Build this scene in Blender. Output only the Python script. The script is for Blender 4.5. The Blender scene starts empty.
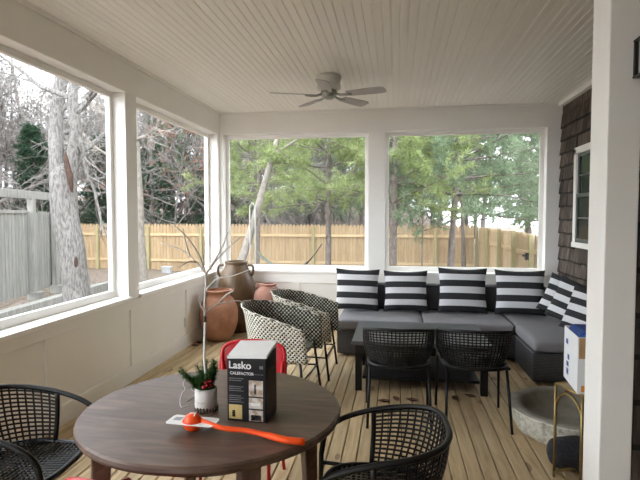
import bpy, bmesh, math, random
import numpy as np
from mathutils import Vector, Matrix, Quaternion

S = bpy.context.scene
C = S.collection
rnd = random.Random(7)
PI = math.pi

# ------------------------------------------------------------------ camera
FPX, EYE = 515.0, 1.55
YAW, PITCH = math.atan(76 / FPX), math.atan(24 / FPX)
cam_d = bpy.data.cameras.new('camera'); cam = bpy.data.objects.new('camera', cam_d); C.objects.link(cam)
cam.location = (0, 0, EYE); cam.rotation_euler = (PI / 2 - PITCH, 0, YAW)
cam_d.sensor_width = 36; cam_d.lens = FPX / 640 * 36; cam_d.clip_start = 0.05; cam_d.clip_end = 400
S.camera = cam
_F = Vector((-math.sin(YAW) * math.cos(PITCH), math.cos(YAW) * math.cos(PITCH), -math.sin(PITCH)))
_R = Vector((math.cos(YAW), math.sin(YAW), 0)); _U = _R.cross(_F)
def hit(x, y, ax, v):
    """photo pixel -> point on the plane axis = v"""
    d = _F * FPX + _R * (x - 320) + _U * (240 - y)
    o = Vector((0, 0, EYE))
    return o + d * ((v - o[ax]) / d[ax])

# ------------------------------------------------------------------ sky (overcast), exposure
W = bpy.data.worlds.new('overcast_sky'); S.world = W; W.use_nodes = True
bg = W.node_tree.nodes['Background']
bg.inputs[0].default_value = (0.885, 0.94, 1.0, 1); bg.inputs[1].default_value = 1.0
S.view_settings.view_transform = 'Standard'; S.view_settings.look = 'None'
S.view_settings.gamma = 1; S.view_settings.use_curve_mapping = False
S.view_settings.exposure = 3.14
S.cycles.max_bounces = 10; S.cycles.diffuse_bounces = 6; S.cycles.transparent_max_bounces = 12
S.cycles.caustics_reflective = False; S.cycles.caustics_refractive = False

# ------------------------------------------------------------------ mesh builder
class MB:
    def __init__(s): s.v = []; s.f = []; s.m = []; s.uv = None
    def add(s, vs, fs, mi=0):
        o = len(s.v); s.v += [tuple(p) for p in vs]
        s.f += [tuple(i + o for i in f) for f in fs]; s.m += [mi] * len(fs); return s
    def box(s, lo, hi, mi=0):
        x0, y0, z0 = lo; x1, y1, z1 = hi
        return s.add([(x0,y0,z0),(x1,y0,z0),(x1,y1,z0),(x0,y1,z0),(x0,y0,z1),(x1,y0,z1),(x1,y1,z1),(x0,y1,z1)],
                     [(0,3,2,1),(4,5,6,7),(0,1,5,4),(1,2,6,5),(2,3,7,6),(3,0,4,7)], mi)
    def cbox(s, c, d, mi=0, M=None):
        b = MB().box([-k / 2 for k in d], [k / 2 for k in d])
        M = M or Matrix(); c = Vector(c)
        return s.add([M @ Vector(p) + c for p in b.v], b.f, mi)
    def tube(s, pts, r, n=6, cap=True, mi=0):
        pts = [Vector(p) for p in pts]; k = len(pts)
        rs = r if isinstance(r, (list, tuple)) else [r] * k
        vs = []; up = None
        for i, p in enumerate(pts):
            t = (pts[min(i + 1, k - 1)] - pts[max(i - 1, 0)])
            t = t.normalized() if t.length > 1e-9 else Vector((0, 0, 1))
            if up is None:
                a = Vector((0, 0, 1)) if abs(t.z) < 0.9 else Vector((1, 0, 0))
                up = (a - t * a.dot(t)).normalized()
            else:
                up = up - t * up.dot(t)
                up = up.normalized() if up.length > 1e-6 else t.orthogonal().normalized()
            b = t.cross(up)
            for j in range(n):
                a = 2 * PI * j / n
                vs.append(p + (up * math.cos(a) + b * math.sin(a)) * rs[i])
        fs = [(i*n+j, i*n+(j+1)%n, (i+1)*n+(j+1)%n, (i+1)*n+j) for i in range(k-1) for j in range(n)]
        if cap: fs += [tuple(range(n-1, -1, -1)), tuple(range((k-1)*n, k*n))]
        return s.add(vs, fs, mi)
    def lathe(s, prof, n=32, c=(0,0,0), mi=0, squash=(1,1)):
        vs = []; c = Vector(c); k = len(prof)
        for r, z in prof:
            for j in range(n):
                a = 2*PI*j/n; vs.append(c + Vector((r*math.cos(a)*squash[0], r*math.sin(a)*squash[1], z)))
        fs = [(i*n+j, i*n+(j+1)%n, (i+1)*n+(j+1)%n, (i+1)*n+j) for i in range(k-1) for j in range(n)]
        if prof[0][0] > 1e-6: fs.append(tuple(range(n-1, -1, -1)))
        if prof[-1][0] > 1e-6: fs.append(tuple(range((k-1)*n, k*n)))
        return s.add(vs, fs, mi)
    def grid(s, fn, nu, nv, mi=0, closed_u=False):
        vs = [fn(i / nu, j / nv) for j in range(nv + 1) for i in range(nu + (0 if closed_u else 1))]
        w = nu if closed_u else nu + 1
        fs = [(j*w+i, j*w+(i+1)%w, (j+1)*w+(i+1)%w, (j+1)*w+i) for j in range(nv) for i in range(nu)]
        s.add(vs, [], mi); o = len(s.v) - len(vs)
        for f in fs:
            s.f.append(tuple(q + o for q in f)); s.m.append(mi if isinstance(mi, int) else 0)
        return s
    def ball(s, c, r, n=12, mi=0, sq=(1,1,1)):
        c = Vector(c); k = n // 2 + 1
        vs = [c + Vector((0,0,-r*sq[2]))]
        for i in range(1, k):
            t = PI*i/k - PI/2
            for j in range(n):
                a = 2*PI*j/n
                vs.append(c + Vector((math.cos(t)*math.cos(a)*r*sq[0], math.cos(t)*math.sin(a)*r*sq[1], math.sin(t)*r*sq[2])))
        vs.append(c + Vector((0,0,r*sq[2]))); L = len(vs) - 1
        fs = [(0, 1+(j+1)%n, 1+j) for j in range(n)]
        fs += [(1+i*n+j, 1+i*n+(j+1)%n, 1+(i+1)*n+(j+1)%n, 1+(i+1)*n+j) for i in range(k-2) for j in range(n)]
        fs += [(L, 1+(k-2)*n+j, 1+(k-2)*n+(j+1)%n) for j in range(n)]
        return s.add(vs, fs, mi)
    def mesh(s, name, mats, origin=(0,0,0), smooth=False):
        o = Vector(origin)
        me = bpy.data.meshes.new(name)
        me.from_pydata([tuple(Vector(p) - o) for p in s.v], [], s.f)
        for m in (mats if isinstance(mats, (list, tuple)) else [mats]): me.materials.append(m)
        if any(s.m): me.polygons.foreach_set('material_index', s.m)
        if smooth: me.polygons.foreach_set('use_smooth', [True] * len(me.polygons))
        me.update(); return me
    def build(s, name, mats, parent=None, origin=(0,0,0), smooth=False, bevel=0, kind=None, auto=None):
        o = bpy.data.objects.new(name, s.mesh(name, mats, origin, smooth)); C.objects.link(o)
        if parent is not None: o.parent = parent
        else: o.location = origin
        if bevel:
            b = o.modifiers.new('bevel', 'BEVEL'); b.width = bevel; b.segments = 2; b.limit_method = 'ANGLE'
        if kind: o['kind'] = kind
        return o

def soup(name, tris, mat, parent=None):
    """numpy (n,3,3) triangle soup -> object"""
    t = np.asarray(tris, dtype=np.float32).reshape(-1, 3, 3); n = len(t)
    me = bpy.data.meshes.new(name)
    me.vertices.add(n*3); me.loops.add(n*3); me.polygons.add(n)
    me.vertices.foreach_set('co', t.reshape(-1))
    me.loops.foreach_set('vertex_index', np.arange(n*3, dtype=np.int32))
    me.polygons.foreach_set('loop_start', np.arange(0, n*3, 3, dtype=np.int32))
    me.polygons.foreach_set('loop_total', np.full(n, 3, dtype=np.int32))
    me.materials.append(mat); me.update(calc_edges=True)
    o = bpy.data.objects.new(name, me); C.objects.link(o)
    if parent is not None: o.parent = parent
    return o

def tag(o, label=None, cat=None, group=None, kind=None):
    if label: o['label'] = label
    if cat: o['category'] = cat
    if group: o['group'] = group
    if kind: o['kind'] = kind
    return o
def thing(name, label, cat, loc=(0,0,0), rz=0, group=None, kind=None):
    o = bpy.data.objects.new(name, None); C.objects.link(o)
    o.location = loc; o.rotation_euler = (0, 0, rz); o.empty_display_size = 0.1
    return tag(o, label, cat, group, kind)
def copy_tree(o, parent=None, label=None):
    c = o.copy(); C.objects.link(c); c.parent = parent
    if label: c['label'] = label
    for ch in list(o.children): copy_tree(ch, c)
    return c
def share(name, me, parent, loc=(0,0,0), rot=(0,0,0), scale=(1,1,1)):
    o = bpy.data.objects.new(name, me); C.objects.link(o); o.parent = parent
    o.location = loc; o.rotation_euler = rot; o.scale = scale; return o

def smoothpath(pts, n=24, closed=False):
    """Catmull-Rom through points"""
    P = [Vector(p) for p in pts]; out = []; k = len(P); segs = k if closed else k - 1
    for i in range(segs):
        p1, p2 = P[i], P[(i+1) % k]
        p0 = P[(i-1) % k] if closed or i > 0 else p1 * 2 - p2
        p3 = P[(i+2) % k] if closed or i + 2 < k else p2 * 2 - p1
        m = max(2, n // segs)
        for j in range(m):
            t = j / m
            out.append(0.5 * ((2*p1) + (p2-p0)*t + (2*p0-5*p1+4*p2-p3)*t*t + (3*p1-p0-3*p2+p3)*t**3))
    if not closed: out.append(P[-1])
    return out

# ------------------------------------------------------------------ materials
def lin(c):
    if isinstance(c, str):
        c = [int(c[i:i+2], 16) / 255 for i in (0, 2, 4)]
        c = [k / 12.92 if k <= 0.04045 else ((k + 0.055) / 1.055) ** 2.4 for k in c]
    return (*c, 1)
class Nodes:
    def __init__(s, name):
        s.mat = bpy.data.materials.new(name); s.mat.use_nodes = True
        s.t = s.mat.node_tree; s.b = s.t.nodes['Principled BSDF']; s.out = s.t.nodes['Material Output']
    def n(s, typ, **kw):
        n = s.t.nodes.new('ShaderNode' + typ)
        for k, v in kw.items(): setattr(n, k, v)
        return n
    def l(s, a, b): s.t.links.new(a, b)
    def val(s, sock, v): sock.default_value = v
    def mix(s, fac, a, b, mode='MIX'):
        m = s.n('Mix', data_type='RGBA', blend_type=mode)
        for sock, v in ((m.inputs[0], fac), (m.inputs[6], a), (m.inputs[7], b)):
            if hasattr(v, 'is_linked'): s.l(v, sock)
            else: sock.default_value = v
        return m.outputs[2]
    def math(s, op, a, b=0.0, c=None):
        m = s.n('Math', operation=op)
        for i, v in enumerate((a, b) if c is None else (a, b, c)):
            if hasattr(v, 'is_linked'): s.l(v, m.inputs[i])
            else: m.inputs[i].default_value = v
        return m.outputs[0]
    def coords(s, kind='Object', stretch=(1,1,1), rnd_off=False, rot=(0,0,0)):
        if kind == 'Position': src = s.n('NewGeometry').outputs['Position']
        else: src = s.n('TexCoord').outputs[kind]
        mp = s.n('Mapping'); mp.inputs['Scale'].default_value = stretch; mp.inputs['Rotation'].default_value = rot
        s.l(src, mp.inputs['Vector'])
        if rnd_off:
            oi = s.n('ObjectInfo'); ml = s.math('MULTIPLY', oi.outputs['Random'], 37.0)
            s.l(ml, mp.inputs['Location'])
        return mp.outputs[0]
    def noise(s, vec, scale=5, detail=4, rough=0.55, dist=0):
        n = s.n('TexNoise'); n.inputs['Scale'].default_value = scale; n.inputs['Detail'].default_value = detail
        n.inputs['Roughness'].default_value = rough; n.inputs['Distortion'].default_value = dist
        s.l(vec, n.inputs['Vector']); return n.outputs['Fac']
    def ramp(s, fac, stops):
        r = s.n('ValToRGB'); e = r.color_ramp.elements
        while len(e) < len(stops): e.new(0.5)
        for el, (p, c) in zip(e, stops): el.position = p; el.color = lin(c)
        s.l(fac, r.inputs[0]); return r.outputs[0]
    def bump(s, h, strength=0.3, dist=0.01):
        b = s.n('Bump'); b.inputs['Strength'].default_value = strength; b.inputs['Distance'].default_value = dist
        s.l(h, b.inputs['Height']); s.l(b.outputs[0], s.b.inputs['Normal'])
    def vary(s, col, amt):
        oi = s.n('ObjectInfo')
        f = s.math('MULTIPLY_ADD', oi.outputs['Random'], 2 * amt, 1 - amt)
        cb = s.n('CombineColor'); [s.l(f, cb.inputs[i]) for i in range(3)]
        return s.mix(1.0, col, cb.outputs[0], 'MULTIPLY')
    def done(s, col=None, rough=0.6, spec=0.4, metal=0):
        if col is not None:
            if hasattr(col, 'is_linked'): s.l(col, s.b.inputs['Base Color'])
            else: s.b.inputs['Base Color'].default_value = lin(col)
        if hasattr(rough, 'is_linked'): s.l(rough, s.b.inputs['Roughness'])
        else: s.b.inputs['Roughness'].default_value = rough
        s.b.inputs['Specular IOR Level'].default_value = spec; s.b.inputs['Metallic'].default_value = metal
        return s.mat

def noisy(name, stops, scale=5, rough=0.6, stretch=(1,1,1), coord='Object', bump=0.0, bdist=0.005, vary=0, detail=4, spec=0.4, metal=0, dist=0, rnd_off=False):
    N = Nodes(name); v = N.coords(coord, stretch, rnd_off)
    f = N.noise(v, scale, detail, 0.6, dist); col = N.ramp(f, stops)
    if vary: col = N.vary(col, vary)
    if bump: N.bump(f, bump, bdist)
    return N.done(col, rough, spec, metal)

M = {}
M['white'] = noisy('white_paint', [(0.3, 'efede8'), (0.7, 'f3f1ed')], 3, 0.45, bump=0.05)
M['ceil'] = noisy('ceiling_paint', [(0.3, 'f3f0e8'), (0.7, 'f6f3ec')], 2, 0.5, vary=0.02)
M['panel'] = noisy('panel_paint', [(0.3, 'e6e3dc'), (0.7, 'ebe8e1')], 2, 0.5)
M['dark_gap'] = noisy('under_deck_shade', [(0.3, '15120f'), (0.7, '1c1814')], 6, 0.9)
M['black'] = noisy('black_resin', [(0.3, '0c0c0d'), (0.7, '141415')], 30, 0.42, bump=0.1, bdist=0.002)
M['black_metal'] = noisy('black_metal', [(0.3, '0e0e0f'), (0.7, '161617')], 20, 0.35)
M['charcoal_fabric'] = noisy('charcoal_fabric', [(0.3, '26272a'), (0.7, '2f3033')], 180, 0.9, bump=0.2, bdist=0.002)
M['white_fabric'] = noisy('white_fabric', [(0.3, 'cfcfd3'), (0.7, 'dbdbde')], 180, 0.9, bump=0.2, bdist=0.002)
M['seat_fabric'] = noisy('grey_cushion', [(0.3, '807f83'), (0.7, '8a898d')], 160, 0.85, bump=0.15, bdist=0.002)
M['back_fabric'] = noisy('dark_back_cushion', [(0.3, '3e3e41'), (0.7, '474649')], 160, 0.85, bump=0.15, bdist=0.002)
M['terracotta'] = noisy('terracotta', [(0.25, '90624a'), (0.5, 'a6765b'), (0.8, 'b88f75')], 7, 0.7, bump=0.1)
M['brown_glaze'] = noisy('brown_glaze', [(0.25, '4a3a2a'), (0.55, '66523c'), (0.8, '7c6a50')], 5, 0.38, bump=0.08, stretch=(1,1,0.5))
M['pink_clay'] = noisy('pink_clay', [(0.25, '8c6355'), (0.6, 'a57a6a'), (0.85, 'b89384')], 9, 0.75, bump=0.15)
M['red'] = noisy('red_enamel', [(0.3, 'b3121c'), (0.7, 'c21a24')], 4, 0.35)
M['orange'] = noisy('orange_plastic', [(0.3, 'f04a12'), (0.7, 'f85518')], 4, 0.35)
M['card_white'] = noisy('white_card', [(0.3, 'e9e9e8'), (0.7, 'f0f0ee')], 8, 0.6)
M['grey_print'] = noisy('grey_print', [(0.3, '9a9ea6'), (0.7, 'a8acb2')], 20, 0.6)
M['stone'] = noisy('weathered_stone', [(0.2, '7f7b6e'), (0.42, 'bab7aa'), (0.55, 'dcdacd'), (0.8, '9a9984')], 26, 0.9, bump=0.7, bdist=0.02, detail=8)
M['stone_in'] = noisy('basin_inside', [(0.3, '7d7a70'), (0.7, '9a968b')], 7, 0.8, bump=0.2)
M['gold'] = noisy('antique_gold', [(0.3, '8a7448'), (0.7, 'a58d5c')], 18, 0.38, metal=0.8)
M['fuzzy'] = noisy('dark_fuzzy_fabric', [(0.3, '26272c'), (0.7, '3a3b41')], 60, 0.95, bump=0.9, bdist=0.02)
M['box_white'] = noisy('white_carton', [(0.3, 'dfe0e2'), (0.7, 'e8e9ea')], 5, 0.6)
M['box_blue'] = noisy('blue_print', [(0.3, '1c3f86'), (0.7, '244a94')], 6, 0.5)
M['box_kraft'] = noisy('carton_inside', [(0.3, 'a5855c'), (0.7, 'b59468')], 10, 0.8)
M['box_orange'] = noisy('orange_print', [(0.3, 'd98a2c'), (0.7, 'e3983a')], 6, 0.5)
M['fan_white'] = noisy('fan_white', [(0.3, 'cfcec6'), (0.7, 'd6d5ce')], 5, 0.4)
M['fan_grey'] = noisy('fan_blade', [(0.3, 'aaa6a2'), (0.7, 'b8b4b0')], 5, 0.5, stretch=(1,8,1))
M['fan_metal'] = noisy('fan_pewter', [(0.3, '9b9d95'), (0.7, 'a9aba3')], 8, 0.3, metal=0.5)
M['birch'] = noisy('birch_bark', [(0.2, '4c443d'), (0.34, 'cfcac2'), (0.7, 'e2dfd9')], 9, 0.8, stretch=(1,1,3.5), bump=0.2)
M['twig'] = noisy('whitewashed_twig', [(0.25, 'a89e95'), (0.6, 'd2cac2')], 30, 0.8, stretch=(1,1,0.3))
M['twig_wrap'] = noisy('brown_wrap', [(0.3, '4b3d34'), (0.7, '5d4d42')], 30, 0.8)
M['berry'] = noisy('red_berry', [(0.3, '8e1420'), (0.7, 'a51c28')], 9, 0.25)
M['wire'] = noisy('white_wire', [(0.3, 'd8d8d8'), (0.7, 'e2e2e2')], 9, 0.4)
M['heater_black'] = noisy('carton_black', [(0.3, '121215'), (0.7, '18181b')], 5, 0.35)
M['print_photo'] = noisy('photo_print', [(0.2, '5b4a3c'), (0.45, 'b39f8a'), (0.6, 'd8d2ca'), (0.8, '7e7a80')], 30, 0.4)
M['print_yellow'] = noisy('yellow_photo_print', [(0.3, 'b79d60'), (0.7, 'd8c48a')], 16, 0.4)
M['print_dim'] = noisy('small_print', [(0.3, '6f7076'), (0.7, '85868b')], 40, 0.5)
M['plate'] = noisy('outlet_plate', [(0.3, 'c9c5bb'), (0.7, 'd2cec4')], 8, 0.4)
M['dry_leaf'] = noisy('dry_leaf', [(0.3, '4a3326'), (0.7, '6b4a35')], 40, 0.8, vary=0.25)
M['soil_moss'] = noisy('green_moss', [(0.3, '33431e'), (0.7, '55662f')], 30, 0.95, bump=0.5)
M['coffee_top'] = noisy('grey_table_top', [(0.3, '4b4d50'), (0.7, '55575a')], 4, 0.32)
M['red_post'] = noisy('reddish_timber', [(0.3, 'a05a3a'), (0.7, 'b86c48')], 12, 0.8, stretch=(4,4,0.5))
M['hammock'] = noisy('hammock_net', [(0.3, '6d7468'), (0.7, '8a9184')], 30, 0.9)
M['util'] = noisy('utility_white', [(0.3, 'a5a7a9'), (0.7, 'b0b2b3')], 6, 0.6)
M['lantern_glass'] = noisy('lantern_glass', [(0.3, 'a7a8a2'), (0.7, 'b4b5af')], 6, 0.15)

def wood(name, stops, along=1, scale=1.0, rough=0.6, vary=0.15, bump=0.25, knots=None, spec=0.4):
    """plank wood, grain along one world axis, each board shifted by its own random number"""
    N = Nodes(name)
    st = [14 * scale] * 3; st[along] = 0.9 * scale
    v = N.coords('Position', tuple(st), True)
    f = N.noise(v, 2.2, 7, 0.65, 0.6)
    col = N.ramp(f, stops)
    st2 = [3.0 * scale] * 3; st2[along] = 0.7 * scale
    f2 = N.noise(N.coords('Position', tuple(st2), True), 1.3, 3)
    col = N.mix(N.math('MULTIPLY', f2, 0.35), col, lin(stops[0][1]))
    if knots:
        st3 = [9.0] * 3; st3[along] = 3.6
        vo = N.n('TexVoronoi'); vo.inputs['Scale'].default_value = 0.55
        N.l(N.coords('Position', tuple(st3), True), vo.inputs['Vector'])
        k = N.math('LESS_THAN', vo.outputs['Distance'], 0.13)
        col = N.mix(N.math('MULTIPLY', k, 0.65), col, lin(knots))
    if vary: col = N.vary(col, vary)
    N.bump(f, bump, 0.003)
    return N.done(col, rough, spec)
M['deck'] = wood('deck_pine', [(0.3, '9e8762'), (0.5, 'bda681'), (0.7, 'd2bd98')], 1, 1, 0.62, 0.13, knots='6a4f38')
M['fence_new'] = wood('new_fence_pine', [(0.3, '967d5e'), (0.5, 'ac9472'), (0.7, 'bca687')], 2, 0.7, 0.8, 0.08)
M['fence_bright'] = wood('bright_fence_pine', [(0.3, 'a8906d'), (0.5, 'bba483'), (0.7, 'c8b496')], 2, 0.7, 0.8, 0.06)
M['fence_rail'] = wood('fence_rail_pine', [(0.3, 'b09670'), (0.5, 'c4ab86'), (0.7, 'd2bc9a')], 0, 0.7, 0.8, 0.08)
M['fence_post'] = wood('treated_post', [(0.3, '8d8560'), (0.5, '9f9670'), (0.7, 'aba37f')], 2, 0.7, 0.8, 0.08)
M['fence_old'] = wood('weathered_fence', [(0.3, '65645f'), (0.5, '86857f'), (0.7, '9c9b95')], 2, 0.8, 0.9, 0.12)
M['shingle'] = wood('cedar_shingle', [(0.3, '332b26'), (0.5, '483e38'), (0.7, '695e56')], 2, 1.2, 0.85, 0.45, 0.4)
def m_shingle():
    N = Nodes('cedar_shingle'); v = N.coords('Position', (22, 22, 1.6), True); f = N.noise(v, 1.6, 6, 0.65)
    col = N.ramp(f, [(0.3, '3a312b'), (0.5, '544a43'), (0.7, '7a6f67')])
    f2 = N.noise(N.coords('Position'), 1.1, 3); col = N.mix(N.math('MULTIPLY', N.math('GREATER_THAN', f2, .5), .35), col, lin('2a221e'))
    sp = N.n('SeparateXYZ'); N.l(N.n('TexCoord').outputs['Object'], sp.inputs[0])        # shadow line at each shingle's butt, darkened in the colour
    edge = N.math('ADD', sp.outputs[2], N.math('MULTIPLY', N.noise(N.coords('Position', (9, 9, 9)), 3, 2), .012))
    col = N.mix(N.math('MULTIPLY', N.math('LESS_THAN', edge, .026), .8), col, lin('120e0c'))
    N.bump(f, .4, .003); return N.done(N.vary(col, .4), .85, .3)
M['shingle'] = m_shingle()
M['sash'] = noisy('grey_sash', [(0.3, '565a57'), (0.7, '646865')], 6, 0.45)
M['bark'] = noisy('grey_bark', [(0.2, '3a3836'), (0.42, '615e5b'), (0.58, '85817d'), (0.85, '6a6764')], 16, 0.95, stretch=(2.2,2.2,0.6), bump=0.9, bdist=0.04, detail=8)
M['bark_pine'] = noisy('pine_bark', [(0.25, '544c46'), (0.55, '776e67'), (0.8, '958d86')], 9, 0.95, stretch=(2.5,2.5,0.8), bump=0.8, bdist=0.03, detail=7)
M['bark_pale'] = noisy('pale_bark', [(0.2, '5f5952'), (0.5, '8a837a'), (0.8, 'a49d94')], 8, 0.95, stretch=(1.5,1.5,0.8), bump=0.5, bdist=0.02, detail=6)
M['bark_twig'] = noisy('woods_bark', [(0.25, '57514d'), (0.55, '79736e'), (0.8, '95908b')], 3, 0.95, vary=0.25)
M['hollow'] = noisy('tree_hollow', [(0.3, '2d221c'), (0.7, '4a352b')], 12, 0.95, bump=0.6, bdist=0.03)

def leafmat(name, stops, vary=0.15, trans=0.4, scale=0.9):
    N = Nodes(name); f = N.noise(N.coords('Position'), scale, 4, 0.7)
    f2 = N.noise(N.coords('Position'), 14, 2)
    f3 = N.math('ADD', N.math('MULTIPLY', f, 0.6), N.math('MULTIPLY', f2, 0.4))
    col = N.vary(N.ramp(f3, stops), vary)
    d = N.n('BsdfDiffuse'); t = N.n('BsdfTranslucent'); m = N.n('MixShader'); m.inputs[0].default_value = trans
    N.l(col, d.inputs[0]); N.l(col, t.inputs[0]); N.l(d.outputs[0], m.inputs[1]); N.l(t.outputs[0], m.inputs[2])
    N.l(m.outputs[0], N.out.inputs['Surface']); return N.mat
M['needle_light'] = leafmat('pine_needles_light', [(0.3, '6f7f4e'), (0.5, '94a26d'), (0.7, 'b6c08d')])
M['needle_mid'] = leafmat('pine_needles_mid', [(0.3, '55664c'), (0.5, '76876b'), (0.7, '98a78b')])
M['needle_dark'] = leafmat('evergreen_dark', [(0.3, '2f4434'), (0.5, '46604b'), (0.7, '627a62')])
M['russet'] = leafmat('russet_leaves', [(0.3, '8a5642'), (0.5, 'a87059'), (0.7, 'c08f76')])
M['sprig'] = leafmat('sprig_needles', [(0.3, '1f3a1c'), (0.5, '35552b'), (0.7, '4d6d3a')], 0.1, 0.2, 20)

def m_ground():
    N = Nodes('leaf_litter'); p = N.coords('Position')
    f = N.noise(p, 9, 8, 0.75); col = N.ramp(f, [(0.28, '463c35'), (0.45, '695d53'), (0.58, '867b70'), (0.75, 'a0978e')])
    g = N.noise(p, 0.5, 3); gm = N.ramp(g, [(0.55, '000000'), (0.7, '707070')])
    col = N.mix(N.math('MULTIPLY', gm, 1.0), col, lin('77795a'))
    N.bump(f, 0.9, 0.08); return N.done(col, 0.95, 0.1)
M['ground'] = m_ground()

def m_screen():
    N = Nodes('insect_screen')
    tr = N.n('BsdfTransparent'); tr.inputs[0].default_value = (1, 1, 1, 1)
    d = N.n('BsdfDiffuse'); d.inputs[0].default_value = lin('8f8f8f')
    m = N.n('MixShader'); m.inputs[0].default_value = 0.06
    N.l(tr.outputs[0], m.inputs[1]); N.l(d.outputs[0], m.inputs[2]); N.l(m.outputs[0], N.out.inputs['Surface'])
    return N.mat
M['screen'] = m_screen()
def m_glass():
    N = Nodes('dark_window_glass'); f = N.noise(N.coords('Object'), 2, 2)
    return N.done(N.ramp(f, [(0.3, '1b2022'), (0.7, '2a3032')]), 0.12, 0.2)
M['pane'] = m_glass()

def m_table():
    N = Nodes('dark_walnut_top')
    v = N.coords('Object', (1.2, 7, 7), False, (0, 0, 0.35))
    f = N.noise(v, 2.6, 8, 0.62, 1.2)
    col = N.ramp(f, [(0.25, '43332a'), (0.5, '5b473b'), (0.75, '765f50')])
    f2 = N.noise(N.coords('Object'), 3.5, 4)
    N.bump(f, 0.12, 0.002)
    return N.done(col, N.math('MULTIPLY_ADD', f2, 0.25, 0.27), 0.5)
M['table'] = m_table()

def m_weave(name, base, dot, thr):
    """two-tone woven strands on the shell's own UV map"""
    N = Nodes(name); uv = N.n('TexCoord').outputs['UV']; sp = N.n('SeparateXYZ'); N.l(uv, sp.inputs[0])
    a = N.math('COSINE', N.math('MULTIPLY', N.math('ADD', sp.outputs[0], sp.outputs[1]), 2 * PI))
    b = N.math('COSINE', N.math('MULTIPLY', N.math('SUBTRACT', sp.outputs[0], sp.outputs[1]), 2 * PI))
    s_ = N.math('ADD', a, b)
    k = N.math('GREATER_THAN', s_, thr)
    col = N.mix(k, lin(base), lin(dot)); N.bump(s_, 0.6, 0.006)
    return N.done(col, 0.55)
M['weave_in'] = m_weave('black_weave_white_dots', '17170f', 'cfcabb', 0.35)
M['weave_out'] = m_weave('white_weave_black_dots', '1d1c18', 'dad6c8', -0.42)

def m_wicker():
    N = Nodes('dark_grey_wicker'); br = N.n('TexBrick')
    br.inputs['Scale'].default_value = 1; br.inputs['Brick Width'].default_value = 0.03; br.inputs['Row Height'].default_value = 0.014
    br.inputs['Mortar Size'].default_value = 0.002
    br.inputs['Color1'].default_value = lin('55565a'); br.inputs['Color2'].default_value = lin('626367'); br.inputs['Mortar'].default_value = lin('2a2b2d')
    g = N.n('NewGeometry'); sp = N.n('SeparateXYZ'); N.l(g.outputs['Position'], sp.inputs[0]); cb = N.n('CombineXYZ')
    N.l(N.math('ADD', sp.outputs[0], sp.outputs[1]), cb.inputs[0]); N.l(sp.outputs[2], cb.inputs[1]); N.l(cb.outputs[0], br.inputs['Vector'])
    N.bump(br.outputs['Fac'], -0.6, 0.006)
    return N.done(br.outputs['Color'], 0.6)
M['wicker'] = m_wicker()

# ------------------------------------------------------------------ the porch
XL, XR, YB, Y0, ZC = -2.45, 2.05, 6.97, -2.0, 2.98
ZS, ZH = 0.80, 2.68          # window sill and head
ZG = -0.65                   # the yard lies below the deck

# floor: near-black slab below paints the shade in the gaps, every deck board a part
b = MB(); b.box((XL - .2, Y0, -.22), (XR + .2, YB + .2, -.045))
floor = tag(b.build('floor', M['dark_gap']), 'pine deck floor of narrow boards with dark gaps', 'floor', kind='structure')
def board_mesh(name, w, h, mat, ch=.004):
    prof = [(0, -h), (w, -h), (w, -ch), (w - ch, 0), (ch, 0), (0, -ch)]
    vs = [(x, y, z) for y in (0, 1) for x, z in prof]; n = len(prof)
    fs = [tuple(range(n)), tuple(range(2*n-1, n-1, -1))] + [(i, i + n, (i+1) % n + n, (i+1) % n) for i in range(n)]
    return MB().add(vs, fs).mesh(name, mat)
dm = board_mesh('deck_board', .0895, .035, M['deck'])
PIT = .096; k = 0; x = XL + .005
while x + .09 < XR + .02:
    y = Y0; cuts = [Y0]
    while cuts[-1] < YB - 1.2: cuts.append(min(YB - .001, cuts[-1] + rnd.choice((2.44, 3.05, 3.66, 4.27)) * rnd.uniform(.9, 1)))
    cuts[-1] = YB - .001
    for a, c in zip(cuts, cuts[1:]): share('deck_board', dm, floor, (x, a + .0015, rnd.uniform(-.0015, .0005)), scale=(1, c - a - .003, 1))
    x += PIT

# ceiling: beadboard
b = MB(); b.box((XL - .5, Y0 - .4, ZC + .03), (XR + .4, YB + .5, ZC + .12))
ceiling = tag(b.build('ceiling', M['ceil']), 'off-white beadboard porch ceiling of narrow grooved boards', 'ceiling', kind='structure')
w = .1295; prof = [(0, .014), (0, .005), (.004, 0), (w/2 - .007, 0), (w/2 - .004, .004), (w/2, .001), (w/2 + .004, .004), (w/2 + .007, 0), (w - .004, 0), (w, .005), (w, .014)]
n = len(prof)
cm = MB().add([(px, py, pz) for py in (0, 1) for px, pz in prof],
              [tuple(range(n))[::-1], tuple(range(n, 2*n))] + [(i, (i+1) % n, (i+1) % n + n, i + n) for i in range(n)]).mesh('ceiling_board', M['ceil'])
x = XL
while x < XR - .01:
    share('ceiling_board', cm, ceiling, (x, Y0, ZC), scale=(min(1, (XR - x) / w), YB - Y0, 1)); x += .13

def struct(name, mb, mat, label, cat, parent=None, bevel=.003):
    return tag(mb.build(name, mat, parent, bevel=bevel), label, cat, kind='structure')

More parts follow.
